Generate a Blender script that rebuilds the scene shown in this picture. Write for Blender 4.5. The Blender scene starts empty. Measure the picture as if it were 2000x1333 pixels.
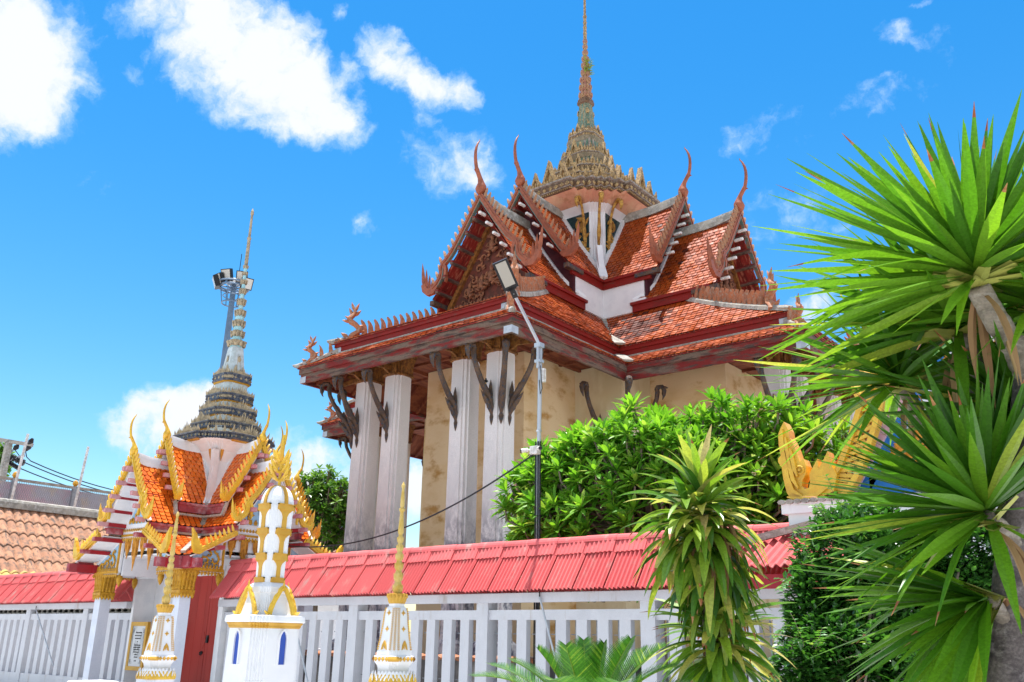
import bpy, math, random
from math import sin, cos, pi, sqrt, radians, atan2, hypot
from mathutils import Vector, Matrix, noise as mnoise
SC = bpy.context.scene
COL = SC.collection
rnd = random.Random(7)
V = Vector

# ------------------------------------------------------------------ camera
CAM = V((0, 0, 1.6))
FW = V((-0.597542, 0.736500, 0.317036))
RT = V((0.780079, 0.625440, 0.017327))
RT = (RT - FW * RT.dot(FW)).normalized()
FW.normalize()
UP = RT.cross(FW)
FPX = 1751.88                       # focal length in pixels of the 2000 px wide photograph
cd = bpy.data.cameras.new('camera')
co = bpy.data.objects.new('camera', cd)
COL.objects.link(co)
mw = Matrix((RT, UP, -FW)).transposed().to_4x4()
mw.translation = CAM
co.matrix_world = mw
cd.sensor_width = 36.0
cd.sensor_fit = 'HORIZONTAL'
cd.lens = 36.0 * FPX / 2000.0
cd.clip_start = 0.1
cd.clip_end = 5000
SC.camera = co

def ray(px, py):
    return FW + RT * ((px - 1000) / FPX) - UP * ((py - 666.5) / FPX)
def at(px, py, axis, val):
    d = ray(px, py); i = 'xyz'.index(axis)
    return CAM + d * ((val - CAM[i]) / d[i])
def atd(px, py, dist):              # distance measured along the viewing axis
    return CAM + ray(px, py) * dist

# ------------------------------------------------------------------ light
SUN = V((-0.13, 0.07, 1.0)).normalized()
EXPOSURE = 1.10
w = bpy.data.worlds.new('World')
SC.world = w
w.use_nodes = True
sl = bpy.data.lights.new('sun', 'SUN')
sl.energy = 4.3
sl.angle = radians(0.5)
sl.color = (1.0, 0.965, 0.91)
so = bpy.data.objects.new('sun', sl)
COL.objects.link(so)
so.rotation_euler = SUN.to_track_quat('Z', 'Y').to_euler()
SC.view_settings.view_transform = 'Standard'
SC.view_settings.look = 'None'
SC.view_settings.gamma = 1
SC.view_settings.exposure = EXPOSURE
SC.cycles.max_bounces = 8
SC.cycles.diffuse_bounces = 4
SC.cycles.transparent_max_bounces = 8

def build_world():
    nt = w.node_tree; N = nt.nodes; L = nt.links
    for n in list(N): N.remove(n)
    out = N.new('ShaderNodeOutputWorld'); bg = N.new('ShaderNodeBackground')
    sky = N.new('ShaderNodeTexSky'); sky.sky_type = 'NISHITA'; sky.sun_disc = False
    sky.sun_elevation = math.asin(SUN.z)
    sky.sun_rotation = atan2(SUN.x, SUN.y)
    sky.air_density = 1.25; sky.dust_density = 0.25; sky.ozone_density = 3.0
    tc = N.new('ShaderNodeTexCoord')
    def vm(op, a, b=None, sc=None):
        n = N.new('ShaderNodeVectorMath'); n.operation = op
        for i, x in enumerate((a, b)):
            if x is None: continue
            if hasattr(x, 'is_linked') or hasattr(x, 'links'): L.new(x, n.inputs[i])
            else: n.inputs[i].default_value = x
        if sc is not None: n.inputs['Scale'].default_value = sc
        return n.outputs['Value'] if op in ('DOT_PRODUCT', 'LENGTH') else n.outputs['Vector']
    def m(op, a, b=0.0, c=0.0, clamp=False):
        n = N.new('ShaderNodeMath'); n.operation = op; n.use_clamp = clamp
        for i, x in enumerate((a, b, c)):
            if isinstance(x, (int, float)): n.inputs[i].default_value = x
            else: L.new(x, n.inputs[i])
        return n.outputs[0]
    D = tc.outputs['Generated']
    nz = N.new('ShaderNodeTexNoise'); nz.inputs['Scale'].default_value = 7.0; nz.inputs['Detail'].default_value = 9.0
    nz.inputs['Roughness'].default_value = 0.62
    L.new(D, nz.inputs['Vector'])
    off = vm('SUBTRACT', nz.outputs['Color'], (0.5, 0.5, 0.5))
    offs = vm('SCALE', off, sc=0.085)
    Dw = vm('ADD', D, offs)
    nz2 = N.new('ShaderNodeTexNoise'); nz2.inputs['Scale'].default_value = 22.0; nz2.inputs['Detail'].default_value = 8.0
    nz2.inputs['Roughness'].default_value = 0.6
    L.new(Dw, nz2.inputs['Vector'])
    # clouds: centre pixel, semi-axes in pixels, tilt in degrees (clockwise in the picture), density
    blobs = [(20, 95, 165, 140, 20, 1.0), (55, 190, 90, 70, 0, .8),(-120, 60, 220, 200, 0, 1.0),
             (470, 100, 215, 118, 36, 1.0), (370, 40, 140, 52, 0, .85), (590, 175, 165, 85, 42, 1.0), (520, 20, 110, 45, 20, .7),
             (650, 225, 80, 50, 50, .9), (535, 245, 40, 50, -30, .55), (450, 225, 60, 35, 20, .5),
             (745, 75, 62, 42, 20, .62), (815, 155, 95, 50, 30, .72), (880, 180, 50, 40, 0, .5), (770, 120, 60, 35, 40, .6),
             (880, 320, 90, 52, 20, .5), (920, 345, 60, 36, 0, .5), (850, 355, 40, 40, 30, .45), (840, 245, 26, 40, 0, .34),
             (300, 822, 110, 62, -12, .85), (380, 800, 90, 55, -20, .85), (250, 840, 50, 40, 0, .6), (430, 860, 90, 60, 0, .8),
             (620, 915, 95, 50, 0, .75), (700, 930, 70, 45, 0, .6), (560, 860, 60, 30, 0, .4), (812, 960, 60, 60, 0, .7), (590,950,160,60,0,.7),
             (1480, 245, 80, 24, -12, .17), (1700, 200, 100, 28, -10, .16), (1560, 290, 55, 24, 0, .12),
             (1560, 420, 110, 36, -10, .15), (1590, 610, 70, 40, -10, .5), (1760, 80, 48, 26, 30, .2), (1790, 5, 40, 12, 0, .4), (1830, 80, 24, 34, -20, .15),
             (712, 430, 20, 22, 0, .12), (775, 415, 22, 18, -30, .16), (235, 360, 50, 30, 20, .12), (655, 15, 20, 20, 30, .25), (690, 130, 16, 50, -30, .16), (268, 127, 18, 14, 0, .2), (-400, 300, 300, 160, 0, .9), (2500, 400, 380, 160, 0, .8), (1500, -700, 500, 220, 0, .8), (300,-600,420,200,20,.9)]
    tot = None
    F0 = ray(1000, 700)
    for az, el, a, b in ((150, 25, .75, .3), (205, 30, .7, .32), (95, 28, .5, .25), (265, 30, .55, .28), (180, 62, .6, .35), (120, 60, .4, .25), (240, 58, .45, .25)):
        blobs.append(((az, el), 0, a * FPX, b * FPX, 0, 1.0))     # unseen clouds added behind and beside the viewer to brighten the shaded sides
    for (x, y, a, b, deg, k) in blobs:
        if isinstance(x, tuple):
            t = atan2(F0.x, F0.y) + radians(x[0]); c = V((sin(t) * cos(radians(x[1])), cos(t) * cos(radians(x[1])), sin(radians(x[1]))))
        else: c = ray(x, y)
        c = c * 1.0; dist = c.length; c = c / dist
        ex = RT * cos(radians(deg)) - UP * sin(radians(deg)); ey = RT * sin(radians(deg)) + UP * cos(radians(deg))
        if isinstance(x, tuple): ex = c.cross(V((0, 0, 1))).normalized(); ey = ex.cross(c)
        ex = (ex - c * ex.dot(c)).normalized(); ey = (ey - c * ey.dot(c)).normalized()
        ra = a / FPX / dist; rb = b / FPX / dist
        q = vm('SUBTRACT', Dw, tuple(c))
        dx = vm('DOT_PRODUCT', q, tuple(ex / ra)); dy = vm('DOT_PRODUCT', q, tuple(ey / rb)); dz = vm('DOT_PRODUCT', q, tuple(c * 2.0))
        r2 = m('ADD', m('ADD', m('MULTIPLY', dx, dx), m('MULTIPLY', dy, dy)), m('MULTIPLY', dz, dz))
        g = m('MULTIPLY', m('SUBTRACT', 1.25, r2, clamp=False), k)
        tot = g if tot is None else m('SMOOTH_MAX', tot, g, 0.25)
    # break the edges up
    e = m('ADD', tot, m('MULTIPLY', m('SUBTRACT', nz2.outputs['Fac'], 0.55), 2.5))
    mr = N.new('ShaderNodeMapRange'); mr.interpolation_type = 'SMOOTHSTEP'
    L.new(e, mr.inputs['Value']); mr.inputs['From Min'].default_value = -0.10; mr.inputs['From Max'].default_value = 0.92
    dens = mr.outputs['Result']
    # clear-sky colour, a little deeper than the model gives
    hs = N.new('ShaderNodeHueSaturation'); hs.inputs['Saturation'].default_value = SKY_SAT; hs.inputs['Value'].default_value = SKY_VAL; hs.inputs['Hue'].default_value = SKY_HUE
    L.new(sky.outputs['Color'], hs.inputs['Color'])
    cl = N.new('ShaderNodeMix'); cl.data_type = 'RGBA'
    cl.inputs[6].default_value = (3.4, 4.4, 5.7, 1); cl.inputs[7].default_value = (4.35, 4.55, 4.85, 1)
    mr2 = N.new('ShaderNodeMapRange'); L.new(dens, mr2.inputs['Value']); mr2.inputs['From Min'].default_value = 0.25; mr2.inputs['From Max'].default_value = 0.9
    L.new(mr2.outputs['Result'], cl.inputs[0])
    mx = N.new('ShaderNodeMix'); mx.data_type = 'RGBA'
    L.new(dens, mx.inputs[0]); L.new(hs.outputs['Color'], mx.inputs[6]); L.new(cl.outputs[2], mx.inputs[7])
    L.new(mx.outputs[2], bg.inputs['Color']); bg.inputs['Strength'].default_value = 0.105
    L.new(bg.outputs[0], out.inputs[0])
SKY_SAT, SKY_VAL, SKY_HUE = 1.44, 0.88, 0.497
build_world()

# ------------------------------------------------------------------ object helpers
def tag(o, label=None, cat=None, group=None, kind=None):
    if label: o['label'] = label
    if cat: o['category'] = cat
    if group: o['group'] = group
    if kind: o['kind'] = kind
    return o
def empty(name, loc=(0, 0, 0), rz=0.0, label=None, cat=None, group=None):
    o = bpy.data.objects.new(name, None); COL.objects.link(o)
    o.location = loc; o.rotation_euler = (0, 0, rz); o.empty_display_size = 0.2
    return tag(o, label, cat, group)
def link(name, mesh, parent=None, loc=(0, 0, 0), rz=0.0):
    o = bpy.data.objects.new(name, mesh); COL.objects.link(o)
    o.location = loc; o.rotation_euler = (0, 0, rz)
    if parent is not None: o.parent = parent
    return o
def copy_tree(o, parent=None):
    c = o.copy(); COL.objects.link(c)
    if parent is not None: c.parent = parent
    for ch in list(o.children): copy_tree(ch, c)
    return c

class MB:
    def __init__(self): self.v = []; self.f = []; self.t = []; self.m = []; self.xf = None
    def add(self, vs, fs, tint=0.5, mat=0):
        b = len(self.v)
        if self.xf is not None: vs = [self.xf @ V(p) for p in vs]
        self.v.extend([tuple(p) for p in vs])
        for f in fs: self.f.append(tuple(b + i for i in f)); self.t.append(tint); self.m.append(mat)
    def box(self, c, s, tint=0.5, mat=0, rz=0.0):
        x, y, z = s[0] / 2, s[1] / 2, s[2] / 2
        P = [(-x, -y, -z), (x, -y, -z), (x, y, -z), (-x, y, -z), (-x, -y, z), (x, -y, z), (x, y, z), (-x, y, z)]
        if rz: P = [(p[0] * cos(rz) - p[1] * sin(rz), p[0] * sin(rz) + p[1] * cos(rz), p[2]) for p in P]
        self.add([(c[0] + p[0], c[1] + p[1], c[2] + p[2]) for p in P],
                 [(0, 3, 2, 1), (4, 5, 6, 7), (0, 1, 5, 4), (1, 2, 6, 5), (2, 3, 7, 6), (3, 0, 4, 7)], tint, mat)
    def bx(self, x0, x1, y0, y1, z0, z1, tint=0.5, mat=0):
        self.box(((x0 + x1) / 2, (y0 + y1) / 2, (z0 + z1) / 2), (abs(x1 - x0), abs(y1 - y0), abs(z1 - z0)), tint, mat)
    def beam(self, p, q, wd, ht, up=(0, 0, 1), tint=0.5, mat=0):
        p = V(p); q = V(q); d = (q - p).normalized(); s = d.cross(V(up)).normalized(); u = s.cross(d)
        c = []
        for o in (p, q):
            for a, b in ((-1, -1), (1, -1), (1, 1), (-1, 1)): c.append(o + s * (a * wd / 2) + u * (b * ht / 2))
        self.add(c, [(0, 1, 2, 3), (7, 6, 5, 4), (0, 4, 5, 1), (1, 5, 6, 2), (2, 6, 7, 3), (3, 7, 4, 0)], tint, mat)
    def rings(self, R, tint=0.5, mat=0, cap=True, close=True):
        n = len(R[0]); vs = [p for r in R for p in r]; fs = []
        for i in range(len(R) - 1):
            for j in range(n if close else n - 1):
                k = (j + 1) % n
                fs.append((i * n + j, i * n + k, (i + 1) * n + k, (i + 1) * n + j))
        if cap:
            fs.append(tuple(reversed(range(n)))); fs.append(tuple((len(R) - 1) * n + j for j in range(n)))
        self.add(vs, fs, tint, mat)
    def tube(self, path, rad, n=8, tint=0.5, mat=0, flat=1.0):
        path = [V(p) for p in path]
        if not hasattr(rad, '__len__'): rad = [rad] * len(path)
        R = []; ref = None
        for i, p in enumerate(path):
            t = (path[min(i + 1, len(path) - 1)] - path[max(i - 1, 0)]).normalized()
            if ref is None:
                ref = V((0, 0, 1)) if abs(t.z) < 0.9 else V((1, 0, 0))
                ref = t.cross(ref).normalized()
            ref = (ref - t * ref.dot(t)).normalized(); b = t.cross(ref)
            R.append([p + ref * (rad[i] * cos(2 * pi * j / n)) + b * (rad[i] * flat * sin(2 * pi * j / n)) for j in range(n)])
        self.rings(R, tint, mat)
    def lathe(self, c, prof, n=16, tint=0.5, mat=0, rot=0.0):
        self.rings([[(c[0] + r * cos(2 * pi * j / n + rot), c[1] + r * sin(2 * pi * j / n + rot), c[2] + z) for j in range(n)] for r, z in prof], tint, mat)
    def prism(self, pts, o, ax, ay, th, tint=0.5, mat=0):
        o = V(o); ax = V(ax); ay = V(ay); az = ax.cross(ay).normalized()
        n = len(pts)
        a = [o + ax * x + ay * y - az * (th / 2) for x, y in pts]; b = [p + az * th for p in a]
        self.add(a + b, [tuple(reversed(range(n))), tuple(range(n, 2 * n))] + [(i, (i + 1) % n, n + (i + 1) % n, n + i) for i in range(n)], tint, mat)
    def ribbon(self, pts, ws, o, ax, ay, th, tint=0.5, mat=0):
        n = len(pts); L = []; Rr = []
        for i in range(n):
            a = pts[max(i - 1, 0)]; b = pts[min(i + 1, n - 1)]
            dx, dy = b[0] - a[0], b[1] - a[1]; l = hypot(dx, dy) or 1
            nx, ny = -dy / l, dx / l; h = ws[i] / 2 if hasattr(ws, '__len__') else ws / 2
            L.append((pts[i][0] + nx * h, pts[i][1] + ny * h)); Rr.append((pts[i][0] - nx * h, pts[i][1] - ny * h))
        o = V(o); ax = V(ax); ay = V(ay); az = ax.cross(ay).normalized()
        R = []
        for l, r in zip(L, Rr):
            p = o + ax * l[0] + ay * l[1]; q = o + ax * r[0] + ay * r[1]
            R.append([p - az * th / 2, q - az * th / 2, q + az * th / 2, p + az * th / 2])
        self.rings(R, tint, mat)
    def blade(self, o, d, n, ln, wd, th, tint=0.5, mat=0, bend=0.0, fat=False):
        # a pointed carved leaf: base point, direction, facing normal
        o = V(o); d = V(d).normalized(); n = V(n); n = (n - d * n.dot(d)).normalized(); s = d.cross(n)
        prof = [(0, .7), (.25, 1.0), (.6, .98), (.86, .66)] if fat else [(0, .55), (.3, 1.0), (.6, .75), (.85, .35)]
        R = []
        for t, k in prof:
            c = o + d * (ln * t) + n * (bend * t * t); hw = wd * k / 2; ht = th * k / 2
            R.append([c - s * hw, c + n * ht, c + s * hw, c - n * ht])
        tip = o + d * ln + n * bend * 1.15
        vs = [p for r in R for p in r] + [tip]; fs = [(3, 2, 1, 0)]
        for i in range(len(R) - 1):
            for j in range(4):
                k = (j + 1) % 4; fs.append((i * 4 + j, i * 4 + k, i * 4 + 4 + k, i * 4 + 4 + j))
        e = (len(R) - 1) * 4
        for j in range(4): fs.append((e + j, e + (j + 1) % 4, len(vs) - 1))
        self.add(vs, fs, tint, mat)
    def mesh(self, name, mats, smooth=None):
        me = bpy.data.meshes.new(name)
        me.from_pydata(self.v, [], self.f)
        if not isinstance(mats, (list, tuple)): mats = [mats]
        for x in mats: me.materials.append(x)
        a = me.attributes.new('tint', 'FLOAT', 'FACE'); a.data.foreach_set('value', self.t)
        if len(mats) > 1: me.polygons.foreach_set('material_index', self.m)
        if smooth is not None:
            me.polygons.foreach_set('use_smooth', [True] * len(self.f))
            if smooth < 180: me.set_sharp_from_angle(angle=radians(smooth))
        me.update(); me.validate()
        return me
    def build(self, name, mats, parent=None, loc=(0, 0, 0), rz=0.0, smooth=None):
        return link(name, self.mesh(name, mats, smooth), parent, loc, rz)

# ------------------------------------------------------------------ materials
def srgb(r, g, b):
    f = lambda c: (c / 255 / 12.92) if c / 255 <= 0.04045 else ((c / 255 + 0.055) / 1.055) ** 2.4
    return (f(r), f(g), f(b))
def mat(name, c1, c2=None, c3=None, scale=3.0, thr=(0.42, 0.62), rough=0.6, bump=0.0, bscale=25.0, metal=0.0, spec=0.28,
        tint=None, fine=0.0, stretch=(1, 1, 1), grime=None, gscale=1.2, gthr=(0.55, 0.75), gstretch=(1, 1, 1), gz=None, coat=0.0, rvar=0.0,
        transl=0.0, tcol=None):
    mt = bpy.data.materials.new(name); mt.use_nodes = True
    nt = mt.node_tree; N = nt.nodes; L = nt.links
    bs = N['Principled BSDF']; out = N['Material Output']
    tc = N.new('ShaderNodeTexCoord')
    def noise(sc, st, det=6.0, ro=0.6):
        mp = N.new('ShaderNodeMapping'); mp.inputs['Scale'].default_value = st
        L.new(tc.outputs['Object'], mp.inputs['Vector'])
        n = N.new('ShaderNodeTexNoise'); n.inputs['Scale'].default_value = sc; n.inputs['Detail'].default_value = det
        n.inputs['Roughness'].default_value = ro
        L.new(mp.outputs['Vector'], n.inputs['Vector']); return n.outputs['Fac']
    def rng(x, a, b, lo=0.0, hi=1.0):
        n = N.new('ShaderNodeMapRange'); n.interpolation_type = 'SMOOTHSTEP'
        L.new(x, n.inputs['Value']); n.inputs['From Min'].default_value = a; n.inputs['From Max'].default_value = b
        n.inputs['To Min'].default_value = lo; n.inputs['To Max'].default_value = hi; return n.outputs['Result']
    def mix(f, a, b, mode='MIX'):
        n = N.new('ShaderNodeMix'); n.data_type = 'RGBA'; n.blend_type = mode
        for i, x in ((0, f), (6, a), (7, b)):
            if isinstance(x, (int, float)): n.inputs[i].default_value = x
            elif isinstance(x, tuple): n.inputs[i].default_value = (*x, 1) if len(x) == 3 else x
            else: L.new(x, n.inputs[i])
        return n.outputs[2]
    col = tuple(c1)
    if c2 is not None:
        col = mix(rng(noise(scale, stretch), thr[0], thr[1]), col, tuple(c2))
    if c3 is not None:
        col = mix(rng(noise(scale * 2.7, stretch), thr[0] + .04, thr[1] + .08), col, tuple(c3))
    if tint is not None:           # per-face variation of the piece itself (each tile, each leaf)
        at_ = N.new('ShaderNodeAttribute'); at_.attribute_name = 'tint'
        cr = N.new('ShaderNodeValToRGB'); els = cr.color_ramp.elements
        for i, (p, c) in enumerate(tint):
            e = els[i] if i < 2 else els.new(p)
            e.position = p; e.color = (*c, 1)
        L.new(at_.outputs['Fac'], cr.inputs['Fac'])
        col = cr.outputs['Color'] if c2 is None and c3 is None else mix(0.7, col, cr.outputs['Color'])
    if fine:
        f = rng(noise(60.0, (1, 1, 1), 3.0), 0.3, 0.7, 1.0 - fine, 1.0 + fine * 0.5)
        n = N.new('ShaderNodeMix'); n.data_type = 'RGBA'; n.blend_type = 'MULTIPLY'; n.inputs[0].default_value = 1.0
        if isinstance(col, tuple): n.inputs[6].default_value = (*col, 1)
        else: L.new(col, n.inputs[6])
        cb = N.new('ShaderNodeCombineColor'); [L.new(f, cb.inputs[i]) for i in range(3)]
        L.new(cb.outputs[0], n.inputs[7]); col = n.outputs[2]
    if grime is not None:
        g = rng(noise(gscale, gstretch, 8.0, 0.7), gthr[0], gthr[1])
        if gz is not None:
            sx = N.new('ShaderNodeSeparateXYZ'); L.new(tc.outputs['Object'], sx.inputs[0])
            zz = rng(sx.outputs['Z'], gz[0], gz[1], 1.0, 0.0)
            mm = N.new('ShaderNodeMath'); mm.operation = 'MULTIPLY'; L.new(g, mm.inputs[0]); L.new(zz, mm.inputs[1]); g = mm.outputs[0]
        col = mix(g, col, tuple(grime))
    if isinstance(col, tuple): bs.inputs['Base Color'].default_value = (*col, 1)
    else: L.new(col, bs.inputs['Base Color'])
    bs.inputs['Roughness'].default_value = rough; bs.inputs['Metallic'].default_value = metal
    if rvar: L.new(rng(noise(4.0, (1, 1, 1)), 0.3, 0.7, rough - rvar, rough + rvar), bs.inputs['Roughness'])
    bs.inputs['Specular IOR Level'].default_value = spec
    if coat: bs.inputs['Coat Weight'].default_value = coat; bs.inputs['Coat Roughness'].default_value = 0.15
    if bump:
        bp = N.new('ShaderNodeBump'); bp.inputs['Strength'].default_value = bump; bp.inputs['Distance'].default_value = 0.03
        L.new(noise(bscale, stretch, 5.0), bp.inputs['Height']); L.new(bp.outputs[0], bs.inputs['Normal'])
    if transl:
        tr = N.new('ShaderNodeBsdfTranslucent'); ms = N.new('ShaderNodeMixShader'); ms.inputs[0].default_value = transl
        if tcol is None:
            if isinstance(col, tuple): tr.inputs[0].default_value = (*col, 1)
            else: L.new(col, tr.inputs[0])
        else:
            k = mix(1.0, col, tuple(tcol), 'MULTIPLY'); L.new(k, tr.inputs[0])
        L.new(bs.outputs[0], ms.inputs[1]); L.new(tr.outputs[0], ms.inputs[2]); L.new(ms.outputs[0], out.inputs['Surface'])
    return mt

TILE = [(0.0, (0.07, 0.02, 0.015)), (0.3, (0.20, 0.034, 0.010)), (0.6, (0.35, 0.060, 0.010)), (0.85, (0.46, 0.095, 0.014)), (1.0, (0.52, 0.18, 0.07))]
M_tile = mat('glazed_roof_tile', (0.4, 0.08, 0.02), tint=TILE, rough=0.42, spec=0.22, fine=0.2, rvar=0.1)
M_gtile = mat('bright_scale_tile', (0.7, 0.15, 0.01), tint=[(0.0, (0.45, 0.07, 0.006)), (0.5, (0.70, 0.135, 0.008)), (0.85, (0.78, 0.19, 0.02)), (1.0, (0.75, 0.30, 0.14))], rough=0.3, spec=0.5, fine=0.12)
M_fascia = mat('weathered_crimson_board', (0.20, 0.018, 0.016), (0.17, 0.115, 0.085), (0.075, 0.05, 0.042), scale=1.1, thr=(0.43, 0.57), rough=0.8, bump=0.25, bscale=14, stretch=(0.8, 0.8, 4.5), fine=0.3)
M_redboard = mat('deep_red_board', (0.22, 0.010, 0.006), (0.16, 0.010, 0.007), (0.11, 0.05, 0.032), scale=1.4, thr=(0.5, 0.7), rough=0.6, bump=0.1, stretch=(0.8, 0.8, 3), fine=0.15)
M_plum = mat('dark_plum_wall', (0.055, 0.010, 0.016), (0.085, 0.015, 0.02), scale=2, rough=0.75)
M_soffit = mat('red_brown_soffit_board', (0.24, 0.075, 0.035), (0.14, 0.035, 0.02), scale=1.5, rough=0.8, bump=0.1, stretch=(1, 4, 1))
M_under = mat('red_plank_underside', (0.23, 0.022, 0.016), (0.13, 0.012, 0.010), (0.36, 0.12, 0.075), scale=1.6, thr=(0.48, 0.56), rough=0.7, stretch=(3, .6, .6))
M_carved = mat('faded_carved_wood', (0.30, 0.125, 0.06), (0.20, 0.08, 0.045), (0.10, 0.045, 0.03), scale=4, rough=0.75, bump=0.5, bscale=22, fine=0.3)
M_capital = mat('old_gilded_wood', (0.30, 0.13, 0.03), (0.15, 0.06, 0.02), scale=9, rough=0.6, bump=0.6, bscale=30, fine=0.3)
M_terra = mat('painted_terracotta_finial', (0.46, 0.17, 0.075), (0.33, 0.14, 0.075), (0.36, 0.27, 0.20), scale=5, rough=0.65, bump=0.3, bscale=40, fine=0.25)
M_copper = mat('copper_brown_finial', (0.33, 0.10, 0.05), (0.24, 0.075, 0.04), scale=6, rough=0.45, bump=0.15, bscale=40)
M_teal = mat('teal_painted_edge', (0.10, 0.17, 0.15), (0.22, 0.13, 0.09), scale=6, rough=0.5)
M_bracket = mat('grey_brown_carved_bracket', (0.14, 0.085, 0.055), (0.085, 0.055, 0.04), (0.03, 0.06, 0.10), scale=5, rough=0.75, bump=0.6, bscale=30, fine=0.3)
M_concrete = mat('grey_ridge_mortar', (0.36, 0.33, 0.28), (0.24, 0.225, 0.20), (0.47, 0.45, 0.42), scale=3, rough=0.9, bump=0.3, fine=0.2)
M_white = mat('white_plaster', (0.76, 0.75, 0.76), (0.70, 0.69, 0.71), scale=2, rough=0.75, bump=0.06, grime=(0.42, 0.38, 0.38), gscale=1.6, gthr=(0.60, 0.80), gstretch=(1.5, 1.5, .35))
M_column = mat('mildewed_white_column', (0.76, 0.72, 0.71), (0.68, 0.65, 0.65), scale=1.5, rough=0.8, bump=0.1, bscale=18, stretch=(1, 1, .4),
               grime=(0.13, 0.13, 0.17), gscale=2.8, gthr=(0.40, 0.60), gstretch=(1.3, 1.3, .7), gz=(3.2, 5.9), fine=0.12)
M_ochre = mat('stained_cream_wall', (0.80, 0.61, 0.37), (0.74, 0.53, 0.28), (0.50, 0.27, 0.08), scale=0.42, thr=(0.45, 0.62), rough=0.85, bump=0.05, stretch=(1, 1, 1.8), fine=0.06)
M_cream = mat('cream_pilaster', (0.72, 0.62, 0.42), (0.62, 0.50, 0.30), scale=0.9, rough=0.85, stretch=(1, 1, .5))
M_metal = mat('pale_metal_plate', (0.45, 0.50, 0.56), (0.36, 0.40, 0.46), scale=5, rough=0.45)
M_whitepaint = mat('white_painted_end', (0.75, 0.74, 0.72), (0.5, 0.48, 0.45), scale=8, rough=0.7)
M_salmon = mat('salmon_soffit_plaster', (0.62, 0.30, 0.20), (0.66, 0.40, 0.25), (0.45, 0.21, 0.11), scale=1.3, thr=(.45, .65), rough=0.85)
M_spirebrown = mat('mosaic_brown_moulding', (0.12, 0.065, 0.045), (0.22, 0.13, 0.07), scale=30, thr=(.45, .6), rough=0.5, bump=0.4, bscale=40)
M_spiregold = mat('old_gold_ornament', (0.46, 0.31, 0.14), (0.20, 0.12, 0.055), scale=12, rough=0.5, bump=0.4, bscale=40, fine=0.3)
M_spirewhite = mat('pale_moulding_edge', (0.32, 0.27, 0.23), (0.17, 0.13, 0.10), scale=10, rough=0.7)
M_spiregreen = mat('faded_green_mosaic', (0.10, 0.20, 0.15), (0.28, 0.27, 0.18), (0.12, 0.10, 0.07), scale=9, rough=0.5, bump=0.2)
M_spirebead = mat('rust_pink_bead', (0.30, 0.13, 0.09), (0.36, 0.22, 0.11), scale=10, rough=0.6, bump=0.4, bscale=30)
M_darkgreen = mat('dark_green_panel', (0.012, 0.03, 0.035), (0.02, 0.05, 0.05), scale=5, rough=0.25)
M_giltflake = mat('flaking_gilt_carving', (0.50, 0.28, 0.05), (0.32, 0.14, 0.02), (0.10, 0.03, 0.02), scale=7, rough=0.4, bump=0.6, bscale=35)
M_gold = mat('yellow_gold_paint', (0.72, 0.45, 0.03), (0.62, 0.35, 0.02), scale=4, rough=0.38, spec=0.6, bump=0.12, bscale=30, fine=0.08)
M_golddeep = mat('deep_gold_carving', (0.55, 0.29, 0.02), (0.42, 0.20, 0.012), scale=14, rough=0.42, bump=0.5, bscale=45)
M_maroon = mat('faded_maroon_beam', (0.34, 0.05, 0.06), (0.52, 0.29, 0.31), (0.16, 0.03, 0.055), scale=2.2, thr=(0.47, 0.68), rough=0.7, fine=0.15)
M_beamred = mat('crimson_purlin', (0.38, 0.015, 0.022), (0.30, 0.02, 0.03), scale=3, rough=0.55)
M_pinkend = mat('bleached_pink_purlin', (0.56, 0.30, 0.31), (0.48, 0.15, 0.18), scale=6, rough=0.7)
M_gwhite = mat('gate_white_paint', (0.78, 0.78, 0.80), (0.70, 0.71, 0.74), scale=2.5, rough=0.6, bump=0.04, fine=0.04)
M_gpost = mat('pale_blue_white_paint', (0.66, 0.70, 0.79), (0.60, 0.64, 0.74), scale=2.5, rough=0.6, fine=0.05)
M_orangepanel = mat('orange_gold_panel', (0.60, 0.27, 0.035), (0.45, 0.18, 0.02), scale=10, rough=0.5, bump=0.5, bscale=30)
M_lightblue = mat('light_blue_panel', (0.30, 0.52, 0.72), (0.36, 0.56, 0.74), scale=6, rough=0.55)
M_navy = mat('blue_black_moulding', (0.050, 0.062, 0.095), (0.13, 0.14, 0.16), scale=12, rough=0.35)
M_gspire = mat('pale_tile_body', (0.55, 0.62, 0.64), (0.45, 0.50, 0.50), scale=10, rough=0.5)
M_palegold = mat('pale_gold_antefix', (0.42, 0.34, 0.22), (0.24, 0.20, 0.14), scale=10, rough=0.5, bump=0.3, bscale=40)
M_door = mat('brick_red_door', (0.40, 0.038, 0.028), (0.34, 0.032, 0.024), scale=1.2, rough=0.55, stretch=(3, 3, .4), fine=0.08)
M_black = mat('black_metal', (0.015, 0.015, 0.017), rough=0.4)
M_pink = mat('coral_red_cement_sheet', (0.62, 0.115, 0.12), (0.56, 0.095, 0.10), scale=1.4, rough=0.65, fine=0.08, tint=[(0.0, (0.52, 0.082, 0.085)), (0.5, (0.61, 0.113, 0.115)), (1.0, (0.66, 0.155, 0.15))],
             grime=(0.46, 0.27, 0.24), gscale=2.6, gthr=(0.53, 0.74), gstretch=(1.4, .5, .5))
M_pinkdark = mat('weathered_red_sheet', (0.33, 0.03, 0.045), (0.26, 0.025, 0.04), scale=2, rough=0.75)
M_fence = mat('white_fence_paint', (0.57, 0.58, 0.62), (0.52, 0.53, 0.57), scale=1.5, rough=0.7, bump=0.05, fine=0.05, grime=(0.38, 0.33, 0.30), gscale=2.0, gthr=(0.54, 0.76), gstretch=(2, 2, .3))
M_steel = mat('grey_steel_bar', (0.34, 0.37, 0.41), (0.26, 0.28, 0.31), scale=6, rough=0.5, metal=0.2)
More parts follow.
